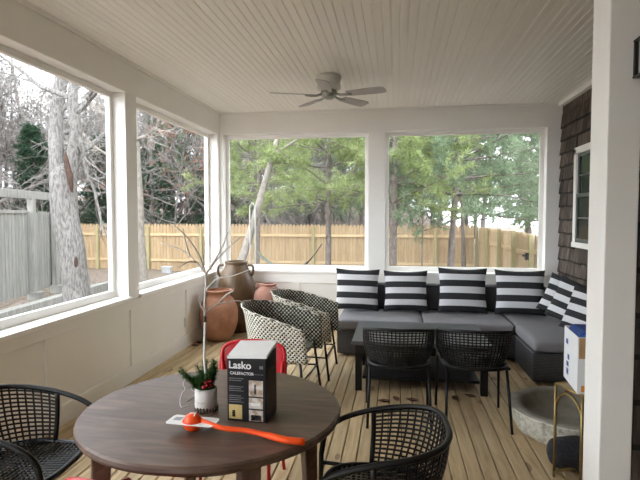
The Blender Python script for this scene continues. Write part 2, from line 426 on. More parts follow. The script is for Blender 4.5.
# left wall: knee wall, posts, beam. Openings Y: (-0.2,2.0) (2.2,4.44) (4.64,6.9)
LW = [(-.25, 2.0), (2.2, 4.44), (4.64, 6.90)]
b = MB(); b.box((XL - .2, Y0, -.2), (XL, YB + .2, ZS - .03))
wl = struct('wall_left', b, M['panel'], 'white panelled knee wall below the long side windows', 'wall')
for ya, yb in ((Y0, -.25), (2.0, 2.2), (4.44, 4.64), (6.90, YB + .2)):
    MB().box((XL - .2, ya, ZS - .03), (XL + .0, yb, ZH)).build('post', M['white'], wl, bevel=.004)
for ya, yb in ((2.02, 2.18), (4.45, 4.63), (6.80, 6.94)):
    MB().box((XL, ya, .15), (XL + .014, yb, ZS - .12)).build('stile', M['panel'], wl, bevel=.003)
for yc in (3.28, 5.75, 1.1):
    MB().box((XL, yc - .012, .15), (XL + .012, yc + .012, ZS - .12)).build('batten', M['panel'], wl, bevel=.003)
MB().box((XL, Y0, ZS - .12), (XL + .016, YB, ZS - .035)).build('apron', M['panel'], wl, bevel=.003)
b = MB(); b.box((XL - .2, Y0, ZH), (XL, YB + .2, ZC + .03))
t1 = struct('trim_1', b, M['white'], 'deep white beam above the side windows', 'beam', bevel=.006)
MB().box((XL, Y0, ZC - .035), (XL + .02, YB, ZC)).build('crown', M['white'], t1, bevel=.004)
b = MB(); b.box((XL, Y0, .0), (XL + .02, YB, .15))
struct('baseboard_left', b, M['panel'], 'white baseboard along the side knee wall', 'baseboard')

# back wall: openings X
BW = [(-2.40, -.375), (-.148, 1.90)]
b = MB(); b.box((XL, YB, -.2), (XR + .2, YB + .2, ZS - .03))
wb = struct('wall_back', b, M['panel'], 'white knee wall behind the sectional sofa', 'wall')
for xa, xb in ((XL, -2.40), (-.375, -.148), (1.90, XR + .2)):
    MB().box((xa, YB, ZS - .03), (xb, YB + .2, ZH)).build('post', M['white'], wb, bevel=.004)
MB().box((XL, YB - .016, ZS - .17), (XR, YB, ZS - .035)).build('apron', M['white'], wb, bevel=.003)
for xc in (-1.36, -.26, .88):
    MB().box((xc - .05, YB - .014, .15), (xc + .05, YB, ZS - .17)).build('stile', M['panel'], wb, bevel=.003)
b = MB(); b.box((XL, YB, ZH), (XR + .2, YB + .2, ZC + .03))
t2 = struct('trim_2', b, M['white'], 'deep white beam above the two end windows', 'beam', bevel=.006)
MB().box((XL, YB - .02, ZC - .03), (XR, YB, ZC)).build('crown', M['white'], t2, bevel=.004)
b = MB(); b.box((XL + .02, YB - .02, 0), (XR, YB, .15))
struct('baseboard_back', b, M['panel'], 'white baseboard of the end wall', 'baseboard')

# windows: sill + screen frame + screen
wn = 0
def window(a, c, side, label):
    global wn; wn += 1
    t = thing('window_%d' % wn, label, 'window', kind='structure')
    def bx(u0, u1, d0, d1, z0, z1):      # u along the wall, d depth outward from the inner face
        return MB().box((XL - d1, u0, z0), (XL - d0, u1, z1)) if side == 'L' else MB().box((u0, YB + d0, z0), (u1, YB + d1, z1))
    bx(a - .02, c + .02, -.035, .16, ZS - .035, ZS).build('sill', M['white'], t, bevel=.005)
    D0, D1, fw = .125, .165, .05
    bx(a, c, D0, D1, ZS, ZS + .062).build('bottom_rail', M['white'], t, bevel=.004)
    bx(a, c, D0, D1, ZH - fw, ZH).build('top_rail', M['white'], t, bevel=.004)
    for u in (a, c - fw): bx(u, u + fw, D0, D1, ZS + .062, ZH - fw).build('stile', M['white'], t, bevel=.004)
    bx(a + fw, c - fw, .144, .1455, ZS + .062, ZH - fw).build('screen', M['screen'], t)
window(*LW[1], 'L', 'wide screened opening facing the big grey oak and the old gate')
window(*LW[2], 'L', 'screened opening above the terracotta urns, next to the corner')
window(*BW[0], 'B', 'screened opening of the end wall above the tall brown jar')
window(*BW[1], 'B', 'screened opening of the end wall above the sectional sofa')
window(*LW[0], 'L', 'screened opening of the side wall beyond the round table')

# right wall: cedar shingles, house window
WY0, WY1, WZ0, WZ1 = 5.20, 6.335, 1.25, 2.318
b = MB(); b.box((XR + .03, Y0, -.2), (XR + .2, YB, ZC + .03))
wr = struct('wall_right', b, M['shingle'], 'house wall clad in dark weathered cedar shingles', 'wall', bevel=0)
sh = MB(); hh = .185
sh.add([(0,0,0),(0,1,0),(-.016,0,0),(-.016,1,0),(-.002,0,hh),(-.002,1,hh),(0.01,0,hh),(0.01,1,hh)],
       [(0,1,3,2),(2,3,5,4),(4,5,7,6),(0,6,7,1),(0,2,4,6),(1,7,5,3)])
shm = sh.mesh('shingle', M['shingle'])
rest = MB(); EXP = .165
def shingle_rows(emit, u0, u1, z0, z1):
    r = 0; z = z0
    while z < z1:
        u = u0 - rnd.uniform(0, .1)
        while u < u1:
            wd = rnd.choice((.075, .1, .125, .15, .18)); a = max(u, u0); c = min(u + wd - .004, u1)
            if c - a > .015: emit(a, c, z + rnd.uniform(-.006, .006), rnd.uniform(.85, 1.3))
            u += wd
        z += EXP
def emit_r(a, c, z, k):
    if z + hh > ZC: return
    for part in ([(a, c)] if not (WZ0 - .07 < z + .16 and z < WZ1 + .05) else [(a, min(c, WY0 - .06)), (max(a, WY1 + .06), c)]):
        if part[1] - part[0] < .015: continue
        if part[0] > 5.55: share('shingle', shm, wr, (XR + .025, part[0], z), scale=(k * 1.3, part[1] - part[0], 1))
        else: rest.add([(XR + .025 + p[0] * k * 1.3, part[0] + p[1] * (part[1] - part[0]), z + p[2]) for p in sh.v], sh.f)
shingle_rows(emit_r, 2.2, YB - .003, .01, ZC)
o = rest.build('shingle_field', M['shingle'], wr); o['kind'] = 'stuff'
b = MB(); b.box((XR - .03, 2.2, ZC - .05), (XR + .03, YB - .02, ZC))
struct('trim_3', b, M['white'], 'white frieze strip where shingles meet the ceiling', 'trim')
t = thing('window_6', 'white double-hung house window set in the dark shingles', 'window', kind='structure')
cw = .075
for lo, hi, nm in (((XR - .02, WY0 - cw + .02, WZ0 - .06), (XR + .03, WY1 + cw - .02, WZ0), 'sill'),
                   ((XR - .01, WY0 - cw + .02, WZ1 - cw + .02), (XR + .03, WY1 + cw - .02, WZ1 + .02), 'head_casing'),
                   ((XR - .01, WY0 - cw + .02, WZ0), (XR + .03, WY0 + .02, WZ1), 'casing'),
                   ((XR - .01, WY1 - .02, WZ0), (XR + .03, WY1 + cw - .02, WZ1), 'casing')):
    MB().box(lo, hi).build(nm, M['white'], t, bevel=.004)
sash = MB()
for za, zb, dx in ((WZ0, (WZ0 + WZ1) / 2 + .02, .0), ((WZ0 + WZ1) / 2 - .02, WZ1 - .05, .012)):
    s_ = MB(); x0, x1 = XR + .0 + dx, XR + .02 + dx; ya, yb = WY0 + .02, WY1 - .02; e = .04
    s_.box((x0, ya, za), (x1, yb, za + e)); s_.box((x0, ya, zb - e), (x1, yb, zb)); s_.box((x0, ya, za + e), (x1, ya + e, zb - e)); s_.box((x0, yb - e, za + e), (x1, yb, zb - e))
    so = s_.build('sash', M['sash'], t)
    MB().box((x0 + .006, ya + e, (za + zb) / 2 - .01), (x1 - .002, yb - e, (za + zb) / 2 + .01)).build('muntin', M['sash'], so)
    MB().box((x0 + .012, ya + e, za + e), (x0 + .016, yb - e, zb - e)).build('pane', M['pane'], so)

# wing wall with white end post on the right, shingled towards the camera
PX, PY, PD = .75, 2.0, .165
b = MB(); b.box((PX + .10, PY + .03, -.04), (XR + .03, PY + PD - .01, ZC + .02))
ww = struct('wall_wing', b, M['panel'], 'short wing wall with a white boxed end post', 'wall', bevel=0)
MB().box((PX, PY, -.002), (PX + .112, PY + PD, ZC + .01)).build('end_post', M['white'], ww, bevel=.004)
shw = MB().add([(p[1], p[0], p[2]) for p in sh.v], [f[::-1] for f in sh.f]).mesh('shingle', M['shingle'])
def emit_w(a, c, z, k):
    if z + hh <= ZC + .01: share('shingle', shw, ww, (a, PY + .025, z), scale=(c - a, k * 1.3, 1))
shingle_rows(emit_w, PX + .114, XR - .02, .03, ZC)

# house end of the porch behind the camera; opening added to let in light
b = MB(); b.box((XL, Y0 - .2, -.2), (XR + .2, Y0, ZS - .035)); b.box((XL, Y0 - .2, ZH), (XR + .2, Y0, ZC + .03)); b.box((XL, Y0 - .2, ZS - .035), (-2.2, Y0, ZH)); b.box((-1.2, Y0 - .2, ZS - .035), (XR + .2, Y0, ZH))
wf = struct('wall_front', b, M['panel'], 'white end wall with a screened opening added to let in light, facing the end windows', 'wall')
MB().box((-2.2, Y0 - .146, ZS), (-1.2, Y0 - .144, ZH)).build('screen', M['screen'], wf)  # screen of the added opening
MB().box((-2.22, Y0 - .2, ZS - .035), (-1.18, Y0 + .03, ZS)).build('sill', M['white'], wf)  # sill of the added opening

# ------------------------------------------------------------------ outdoors: ground
def gz(x, y):
    z = ZG - .010 * x
    d = max(0, (y - 20) / 24) if x > -14 else 0
    d = max(d, max(0, (-x - 13) / 26)) if y > 2 else d
    d = min(1, d); d = d * d * (3 - 2 * d)
    k = 1 if x < -1 else max(0, 1 - (x + 1) / 7)
    return z + 4.2 * d * (0.12 + .88 * k) + .05 * math.sin(x * 1.7) * math.cos(y * 1.3)
g = MB(); GN = 110
def gfun(u, v):
    x, y = -75 + 130 * u, -25 + 115 * v
    return (x, y, gz(x, y) - (0.0 if not (-3 < x < 2.6 and -2.5 < y < 7.5) else .25))
g.grid(gfun, GN, GN)
struct('ground', g, M['ground'], 'yard and wood floor covered with brown leaf litter', 'ground', bevel=0)

# ------------------------------------------------------------------ fences
fb = MB()
def picket(w, t):
    prof = [(-w/2, 0), (w/2, 0), (w/2, .95), (w/4, 1), (-w/4, 1), (-w/2, .95)]; n = 6
    return MB().add([(x, y, z) for y in (-t/2, t/2) for x, z in prof],
                    [tuple(range(n)), tuple(range(2*n-1, n-1, -1))] + [(i, i+n, (i+1)%n+n, (i+1)%n) for i in range(n)])
def run_fence(label, a, c, z0, z1, mat, pmat, pw, rails, post_at, side=1, cat='fence', gap=.008, post_h=.06):
    """board fence from a to c; rails and posts stand on the side facing the porch"""
    a, c = Vector((*a, 0)), Vector((*c, 0)); L = (c - a).length; d = (c - a) / L; ang = math.atan2(d.y, d.x)
    t = thing('board_fence', label, cat, (a.x, a.y, z0), ang)
    me = picket(pw, .018).mesh('fence_board', mat); k = int(L / (pw + gap)); st = L / k
    for i in range(k):
        share('fence_board', me, t, ((i + .5) * st, 0, 0.02), (0, 0, 0), (1, 1, z1 - z0 + rnd.uniform(-.015, .015)))
    for zr in rails: MB().box((0, -side * .055, zr - .045), (L, -side * .012, zr + .045)).build('rail', M['fence_rail'], t)
    for p in post_at: MB().box((p - .05, -side * .15, -.2), (p + .05, -side * .056, z1 - z0 + post_h)).build('fence_post', pmat, t, bevel=.006)
    return t
FY = 18.6
run_fence('long tan board fence with two rails across the back of the yard', (-19, FY + .8), (2.7, FY), -.62, 1.22, M['fence_new'], M['fence_post'],
          .125, (.45, 1.45), [2.2 * i + .6 for i in range(10)], 1, post_h=-.05)
run_fence('brighter new board fence running back towards the house', (2.86, FY - .1), (2.90, 11.6), -.72, 1.15, M['fence_bright'], M['fence_post'],
          .125, (.45, 1.45), [.15, 2.0, 3.9, 5.6], 1, post_h=.05)
gt = run_fence('light board gate with black latch at the end of the new fence', (2.90, 11.4), (2.92, 9.9), -.70, 1.12, M['fence_bright'], M['fence_post'], .125, (.4, 1.5), [.08, 1.40], 1, 'gate', post_h=.04)
gt.name = 'board_gate'
b = MB().box((.02, -.21, 1.33), (.14, -.15, 1.48)); b.tube([(.08, -.2, 1.42), (.08, -.27, 1.42)], .02, 8); b.build('latch', M['black_metal'], gt)
MB().tube([(.5, -.07, .35), (1.2, -.07, 1.4)], .045, 6).build('brace', M['red_post'], gt)

# old weathered fence with gate and top beam, on the left
A = hit(0, 310, 2, -.55); B_ = hit(53, 292, 2, -.55)
A = Vector((A.x, A.y, 0)); B_ = Vector((B_.x, B_.y, 0)); dv = (B_ - A).normalized(); L0 = (B_ - A).length
st = A - dv * 4.0; en = B_ + dv * 1.9
t = thing('weathered_fence', 'weathered grey fence and gate with posts and an overhead beam', 'fence', (st.x, st.y, -.55), math.atan2(dv.y, dv.x))
me = picket(.145, .02).mesh('fence_board', M['fence_old'])
Lt = (en - st).length; gx = [4.0 + .52 * L0, 4.0 + L0, .9, 2.4]
i = 0.08
while i < Lt:
    share('fence_board', me, t, (i, .03 if i > gx[0] else 0, .16), (0, 0, 0), (1, 1, 2.05 + rnd.uniform(-.01, .02))); i += .158
for p in gx: MB().box((p - .08, -.16, -.1), (p + .08, -.01, 2.62)).build('fence_post', M['fence_old'], t, bevel=.008)
MB().box((.3, -.13, 2.52), (4.0 + L0 + .6, -.05, 2.72)).build('top_beam', M['fence_old'], t, bevel=.008)
MB().box((.3, -.04, 2.16), (gx[0] - .08, .05, 2.24)).build('rail', M['fence_old'], t, bevel=.006)
for zr in (.5, 1.9): MB().box((gx[0] + .1, .045, zr - .05), (Lt, .085, zr + .05)).build('rail', M['fence_old'], t)
for p in (gx[0], gx[1]): MB().box((p - .12, -.3, -.05), (p + .12, .02, .2)).build('post_block', M['fence_old'], t, bevel=.01)
for zr in (.62, 1.62): MB().box((gx[0] + .06, -.03, zr), (gx[0] + .26, .015, zr + .035)).build('hinge', M['black_metal'], t)
# timber curb in front
kb = thing('timber_curb', 'long grey timber curb in front of the weathered gate', 'curb', (A.x + .9, A.y - .5, -.58), math.atan2(dv.y, dv.x) - .12)
MB().box((-1.5, -.1, 0), (5.2, .1, .22)).build('timber', M['fence_old'], kb, bevel=.01)
MB().box((-1.5, .14, 0), (4.6, .5, .12)).build('step_board', M['fence_old'], kb, bevel=.01)
wbx = hit(164, 273, 2, -.6)
t = thing('utility_box', 'small white utility box at the foot of the tan fence', 'box', (-8.4, 18.0, gz(-8.4, 18)))
MB().box((-.17, -.1, -.02), (.17, .1, .2)).build('body', M['util'], t, bevel=.02); MB().box((-.19, -.12, .2), (.19, .12, .24)).build('lid', M['util'], t, bevel=.01)

# ------------------------------------------------------------------ trees
def rvec(r): 
    while True:
        v = Vector((r.uniform(-1,1), r.uniform(-1,1), r.uniform(-1,1)))
        if .05 < v.length < 1: return v.normalized()
def limb(mb, p, d, L, r0, r1, seg, r, wob, up=0, n=5):
    pts = [p.copy()]; d = d.copy()
    for i in range(seg):
        d = (d + rvec(r) * wob + Vector((0, 0, up))).normalized(); p = p + d * (L / seg); pts.append(p.copy())
    mb.tube(pts, [r0 + (r1 - r0) * i / seg for i in range(seg + 1)], n, cap=False)
    return pts
def at(pts, t):
    f = t * (len(pts) - 1); i = min(int(f), len(pts) - 2); return pts[i].lerp(pts[i+1], f - i), (pts[i+1] - pts[i]).normalized()
def bare_parts(seed, H, r0, nb=12, start=.3, spread=.5, lean=(0,0), twig=4, leafn=0):
    r = random.Random(seed); T = MB(); B = MB(); leaves = []
    tp = limb(T, Vector((0,0,-.3)), Vector((lean[0], lean[1], 1)).normalized(), H, r0, r0 * .18, 10, r, .07, .02, 9)
    for i in range(nb):
        tt = start + (1 - start) * (i + r.random() * .8) / nb; p, d = at(tp, min(.98, tt))
        a = r.uniform(0, 2 * PI); side = Vector((math.cos(a), math.sin(a), 0))
        L1 = H * spread * (1.1 - tt) * r.uniform(.7, 1.15) + .5
        p1 = limb(B, p, (side + Vector((0,0,r.uniform(.25,1.0)))).normalized(), L1, r0 * .42 * (1.15 - tt) + .006, .007, 6, r, .22, .04, 5)
        for j in range(8):
            q, dq = at(p1, r.uniform(.2, 1)); L2 = L1 * r.uniform(.25, .55)
            p2 = limb(B, q, (dq + rvec(r) * .9 + Vector((0,0,.15))).normalized(), L2, .016, .007, 4, r, .25, .03, 3)
            for k in range(twig):
                q2, d2 = at(p2, r.uniform(.2, 1))
                p3 = limb(B, q2, (d2 + rvec(r) * 1.0).normalized(), L2 * r.uniform(.3, .8), .010, .005, 3, r, .25, 0, 3)
                for _ in range(leafn):
                    c, _d = at(p3, r.random()); u = rvec(r) * .06; v = rvec(r) * .06
                    leaves.append([c, c + u, c + v]); leaves.append([c + u, c + u + v, c + v])
    return T, B, leaves
def bare_tree(label, base, seed, H, r0, bark='bark_twig', **kw):
    T, B, lv = bare_parts(seed, H, r0, **kw); g = kw.get('group')
    t = thing('bare_tree', label, 'tree', base)
    T.build('trunk', M[bark], t, smooth=True); B.build('branches', M['bark_twig'] if bark == 'bark_twig' else M[bark], t)
    if lv: soup('leaves', np.array([[tuple(p) for p in tri] for tri in lv]), M['russet'], t)
    return t
def tufts(centres, dirs, nn, L, w, r):
    c = np.repeat(np.array(centres), nn, 0); d = np.repeat(np.array(dirs), nn, 0); n = len(c)
    a = r.normal(size=(n, 3)); a /= np.linalg.norm(a, axis=1)[:, None]
    d = d * .75 + a; d /= np.linalg.norm(d, axis=1)[:, None]
    s = np.cross(d, r.normal(size=(n, 3))); s /= np.linalg.norm(s, axis=1)[:, None] + 1e-9
    tip = c + d * (L * r.uniform(.6, 1.1, (n, 1))); s *= w
    return np.stack([c - s, c + s, tip], 1)
def pine_parts(seed, H, r0, z0, R, whorl=.42, per=5, nn=9, L=.17, w=.007, lean=(0,0), droop=-.05, top=.25, sub=11, tn=5):
    r = random.Random(seed); nr = np.random.default_rng(seed); T = MB(); B = MB(); cs = []; ds = []
    tp = limb(T, Vector((0,0,-.3)), Vector((lean[0], lean[1], 1)).normalized(), H + .3, r0, r0 * .2, 10, r, .03, .03, 9)
    z = z0; ph = 0
    while z < H - .3:
        f = (z - z0) / (H - z0); Lb = R * ((1 - f) * (1 - top) + top) * (0.75 + .25 * min(1, (f + .05) * 6))
        for k in range(per):
            a = ph + 2 * PI * k / per + r.uniform(-.35, .35); p, _ = at(tp, min(.99, (z + .3) / (H + .3)))
            dr = Vector((math.cos(a), math.sin(a), r.uniform(-.05, .35) + .3 * f)).normalized(); LL = Lb * r.uniform(.7, 1.15)
            p1 = limb(B, p, dr, LL,   .007 + .007 * LL, .004, 6, r, .10, droop * .3, 4)
            for s_ in range(sub):
                q, dq = at(p1, r.uniform(.28, 1)); sd = (dq * .8 + rvec(r) * .8 + Vector((0,0,.1))).normalized(); l2 = r.uniform(.18, .5) * (.5 + .3 * LL)
                B.tube([q, q + sd * l2], .004, 3, False)
                for m in range(tn):
                    u = (m + .6) / tn; cs.append(tuple(q + sd * l2 * u)); ds.append(tuple((sd + Vector((0,0,.35))).normalized()))
        z += whorl * r.uniform(.8, 1.2); ph += 1.1
    return T, B, tufts(cs, ds, nn, L, w, nr)
def pine_tree(name, label, base, seed, H, r0, z0, R, needles, cat='tree', bark='bark_pine', **kw):
    T, B, nd = pine_parts(seed, H, r0, z0, R, **kw); t = thing(name, label, cat, base)
    T.build('trunk', M[bark], t, smooth=True); B.build('branches', M[bark], t)
    soup('needles', nd, M[needles], t); return t
def P(x, y, Y): 
    h = hit(x, y, 1, Y); return (h.x, h.y, gz(h.x, h.y))

# the big oak outside the side window
ob = Vector((-5.75, 8.7, gz(-5.75, 8.7)))
oak = thing('oak_tree', 'big rough-barked grey oak with a hollow beside the weathered gate', 'tree', ob)
def opx(x, y, dY=0): return hit(x, y, 1, 8.7 + dY) - ob
T = MB(); fork = opx(63, 182)
lo = [opx(80, 350), opx(78, 318), opx(76, 285), opx(72, 250), opx(65, 215), fork, fork + Vector((.0, 0, .35))]
def rough_tube(mb, pts, rs, n, amp, r):
    k0 = len(mb.v); mb.tube(pts, rs, n, True)
    for i in range(k0, len(mb.v)):
        v = Vector(mb.v[i]); j = (i - k0) // n; c = pts[min(j, len(pts) - 1)]
        o_ = v - c; ph = (i - k0) % n
        mb.v[i] = tuple(c + o_ * (1 + amp * math.sin(ph * 2.4 + j * .35) + r.uniform(-amp, amp) * .8))
r_ = random.Random(3)
lp = smoothpath(lo, 40); rough_tube(T, lp, [.27 - .04 * min(1, i / 14) - .17 * max(0, (i - 30) / (len(lp) - 31)) ** 2 for i in range(len(lp))], 22, .035, r_)
s1 = smoothpath([fork + Vector((-.05, 0, -.5)), opx(57, 160), opx(56, 120, .1), opx(61, 70, .2), opx(58, 0, .4), opx(52, -120, .4)], 30)
s2 = smoothpath([fork + Vector((.10, 0, -.5)), opx(72, 165), opx(76, 130, -.1), opx(73, 95, -.2), opx(80, 40, -.2), opx(92, -100, -.5)], 30)
rough_tube(T, s1, [.155 - .10 * i / len(s1) for i in range(len(s1))], 16, .035, r_)
rough_tube(T, s2, [.135 - .09 * i / len(s2) for i in range(len(s2))], 16, .035, r_)
T.build('trunk', M['bark'], oak, smooth=True)
hb = MB(); hp = smoothpath([opx(72, 192, -.2), opx(70, 178, -.2), opx(67, 165, -.14), opx(66, 152, -.08)], 10); hb.tube(hp, [.02, .035, .045, .05, .055, .05, .05, .045, .04, .02][:len(hp)] + [.02] * max(0, len(hp) - 10), 10); hb.build('hollow', M['hollow'], oak, smooth=True)
kb_ = MB(); kb_.ball(opx(76, 262, -.235), .065, 10, sq=(.6, .3, 1.5)); kb_.build('knot', M['hollow'], oak, smooth=True)
B = MB(); r_ = random.Random(11)
for stem in (s1, s2):
    for i in range(9):
        q, dq = at(stem, .25 + .75 * i / 9); p1 = limb(B, q, (dq * .5 + rvec(r_) + Vector((0,0,.2))).normalized(), r_.uniform(1.2, 2.6), .05, .01, 7, r_, .28, .05, 6)
        for j in range(7):
            q2, d2 = at(p1, r_.uniform(.2, 1)); p2 = limb(B, q2, (d2 + rvec(r_)).normalized(), r_.uniform(.5, 1.1), .018, .006, 5, r_, .3, .02, 4)
            for k in range(5):
                q3, d3 = at(p2, r_.uniform(.1, 1)); limb(B, q3, (d3 + rvec(r_)).normalized(), r_.uniform(.2, .5), .007, .003, 3, r_, .3, 0, 3)
B.build('branches', M['bark'], oak)

# single trees that can be told apart
bare_tree('pale straight trunk between the side screen posts, in front of the tan fence', P(143, 280, 15.0), 21, 9, .185, 'bark_pale', nb=12, start=.42, spread=.3)
bare_tree('pale leaning bare tree behind the brown glazed jar', P(226, 285, 11.0), 22, 8, .11, 'bark_pale', nb=8, start=.45, spread=.35, lean=(.24, .02))
pine_tree('pine_tree', 'straight pine with grey forked limbs left of the white centre post', P(327, 290, 12.0), 31, 7.2, .085, 2.5, 2.6, 'needle_light', nn=11, sub=13, per=6)
pine_tree('pine_tree', 'dense light green pine filling the sofa window, stout trunk', P(449, 290, 11.5), 32, 7.4, .09, 2.35, 2.7, 'needle_mid', nn=12, sub=15, per=6, whorl=.36)
pine_tree('pine_tree', 'light green pine whose trunk shows beside the white centre post', P(393, 290, 10.5), 33, 7.0, .095, 2.45, 2.3, 'needle_light', nn=11, sub=13, per=6)
pine_tree('pine_sapling', 'thin dark pine sapling between the two pine trunks behind the sofa', P(421, 290, 11.0), 34, 4.2, .022, 1.9, .8, 'needle_mid', per=3, sub=6, tn=3, whorl=.4, cat='sapling')
pine_tree('pine_tree', 'blue-green pine beside the new bright fence', (4.6, 13.2, gz(4.6, 13.2)), 35, 7.5, .10, 2.3, 2.6, 'needle_mid', nn=12, sub=15, per=6, whorl=.36)
pine_tree('pine_tree', 'bushy pine in front of the corner of the tan fence', (2.2, 17.2, gz(2.2, 17.2)), 45, 7.6, .085, 3.0, 2.3, 'needle_mid', nn=12, sub=15, per=6, whorl=.36)
pine_tree('pine_tree', 'tall pine just beyond the corner of the tan fence', (1.6, 20.5, gz(1.6, 20.5)), 36, 9, .12, 3.2, 3.4, 'needle_mid', nn=11, sub=15, per=6)
pine_tree('pine_tree', 'feathery pine behind the pale leaning tree', (-4.3, 15.6, gz(-4.3, 15.6)), 37, 8, .09, 2.7, 2.7, 'needle_light', nn=10, sub=13, per=6)
GP = 'pines in the woods behind the tan fence'
pp = pine_tree('pine_tree', 'pine standing in the woods behind the tan fence', (-3.2, 22.5, gz(-3.2, 22.5)), 38, 9.5, .11, 2.2, 3.2, 'needle_mid', nn=9, sub=14, per=6, w=.010); pp['group'] = GP
for x, y, s_ in ((-6.8, 24.0, 1.05), (-1.0, 25.5, 1.1), (-10.5, 25.0, 1.0), (6.5, 24.0, .95), (3.4, 27.5, 1.0), (9.2, 19.5, .95), (8.0, 28.5, 1.2), (-5.0, 30.0, 1.3)):
    c = copy_tree(pp); c.location = (x, y, gz(x, y) - .05); c.rotation_euler.z = rnd.uniform(0, 6.3); c.scale = (s_, s_, s_)
GD = 'dark evergreens in the woods by the weathered fence'
dd = pine_tree('evergreen_tree', 'dark conical evergreen in the woods beyond the weathered fence', (-17.5, 17.5, gz(-17.5, 17.5)), 39, 6.5, .10, .4, 1.9, 'needle_dark', nn=9, sub=14, per=7, whorl=.3, top=.12, w=.011); dd['group'] = GD
for x, y, s_ in ((-20.5, 15.5, 1.0), (-16.2, 21.5, .95), (-22.5, 19.0, 1.2), (-13.2, 22.2, .9), (-18.5, 13.0, .8), (-25.0, 14.0, 1.2), (-11.2, 22.8, .85), (-8.6, 23.4, .8), (-27, 20, 1.3)):
    c = copy_tree(dd); c.location = (x, y, gz(x, y) - .05); c.rotation_euler.z = rnd.uniform(0, 6.3); c.scale = (s_, s_, s_)
rt = bare_tree('young tree holding russet leaves behind the tan fence', (-9.4, 21.0, gz(-9.4, 21.0)), 41, 6.5, .07, nb=14, start=.2, leafn=3)
rt2 = copy_tree(rt, None, 'second young tree with russet leaves, beyond the weathered fence'); rt2.location = (-17.0, 14.8, gz(-17, 14.8)); rt2.rotation_euler.z = 2
# the bare woods
GB = 'bare trees in the woods'
protos = []
for i in range(5):
    p_ = bare_tree('bare grey tree standing in the woods beyond the fences', (0, 0, 0), 50 + i, (9, 11, 8, 12, 7)[i], (.11, .15, .09, .17, .075)[i], nb=(18, 20, 16, 20, 16)[i], start=.14, spread=.36, twig=8)
    p_['group'] = GB; protos.append(p_)
spots = []; r_ = random.Random(5); tries = 0
while len(spots) < 190 and tries < 4000:
    tries += 1
    if len(spots) < 140: x, y = r_.uniform(-44, -10.5), r_.uniform(8, 46)
    else: x, y = r_.uniform(-12, 16), r_.uniform(20.2, 44)
    if x > -19 and y < 20.0 + (0 if x < -9 else .5) and x > -13.5: continue
    if -11.5 < x and y < 20: continue
    if any((x - a) ** 2 + (y - b_) ** 2 < 2.0 for a, b_ in spots): continue
    if x > 0 and -2 < x * 1.0 < 9 and r_.random() < .55: continue
    spots.append((x, y))
for i, (x, y) in enumerate(spots):
    o = protos[i] if i < 5 else copy_tree(protos[i % 5]); s_ = r_.uniform(.85, 1.3)
    o.location = (x, y, gz(x, y)); o.rotation_euler.z = r_.uniform(0, 6.3); o.scale = (s_, s_, s_)
    look = ('medium', 'tall', 'slim', 'stout', 'small thin')[i % 5]; where = 'on the slope beyond the weathered fence' if x < -12 else 'in the woods behind the tan fence'
    o['label'] = look + ' bare grey tree ' + where; o['group'] = look + ' bare trees ' + where
# brush in front of the woods
def brush(seed):
    r = random.Random(seed); B = MB()
    for i in range(26):
        a = r.uniform(0, 6.3); p = Vector((r.uniform(-.6, .6), r.uniform(-.6, .6), -.1))
        p1 = limb(B, p, Vector((math.cos(a) * .5, math.sin(a) * .5, 1)).normalized(), r.uniform(1.2, 2.6), .012, .004, 5, r, .22, 0, 3)
        for j in range(7): q, d = at(p1, r.uniform(.3, 1)); limb(B, q, (d + rvec(r)).normalized(), r.uniform(.2, .6), .005, .003, 3, r, .25, 0, 3)
    t = thing('brush_shrub', 'leafless twiggy brush growing behind the fences', 'shrub', group='leafless brush behind the fences')
    B.build('stems', M['bark_twig'], t); return t
bs = [brush(71), brush(72), brush(73)]
for i in range(42):
    o = bs[i] if i < 3 else copy_tree(bs[i % 3])
    x, y = (-19 + 20 * i / 27 + r_.uniform(-.4, .4), r_.uniform(20.2, 24.5)) if i < 28 else (r_.uniform(-24, -12.5), r_.uniform(10, 18))
    o['label'] = 'leafless twiggy brush growing behind the ' + ('tan' if i < 28 else 'weathered') + ' fence'; o['group'] = 'leafless brush behind the ' + ('tan' if i < 28 else 'weathered') + ' fence'
    s_ = r_.uniform(.8, 1.4); o.location = (x, y, gz(x, y)); o.rotation_euler.z = r_.uniform(0, 6.3); o.scale = (s_, s_, s_)

# hammock slung in the yard
h0, h1 = hit(247, 235, 1, 11.2), hit(322, 244, 1, 11.9)
t = thing('hammock', 'pale string hammock slung between tree trunks in the yard', 'hammock', (h0.x, h0.y, h0.z - 1.0))
def hcat(u):
    p = h0.lerp(h1, u); p.z -= 0.75 * 4 * u * (1 - u) * (1.0); return p
hm = MB(); hm.grid(lambda u, v: hcat(.2 + .6 * u) + Vector((0, (v - .5) * .5 * math.sin(PI * (.08 + .84 * u)), .10 * abs(v - .5))), 20, 6); hm.build('net', M['hammock'], t, origin=t.location)
for a, c in ((0, .22), (.78, 1)):
    rp = MB()
    for off in (-.1, 0, .1):
        q = hcat(c if a == 0 else a); e = hcat(0 if a == 0 else 1); rp.tube([e, e.lerp(q, .5) - Vector((0, 0, .03)), q + Vector((0, off, 0))], .012, 5)
    rp.build('rope', M['black_metal'] if a else M['hammock'], t, origin=t.location)
hs = hit(250, 240, 1, 11.0)
t = thing('feeder_pole', 'thin twin metal garden pole beside the leaning tree', 'pole', (hs.x, hs.y, gz(hs.x, hs.y)))
for dx in (0, .12): MB().tube([(dx, 0, -.1), (dx, 0, 2.4)], .014, 6).build('rod', M['fan_metal'], t)
MB().tube([(0, 0, 2.39), (.06, 0, 2.47), (.12, 0, 2.39)], .014, 6).build('crook', M['fan_metal'], t)

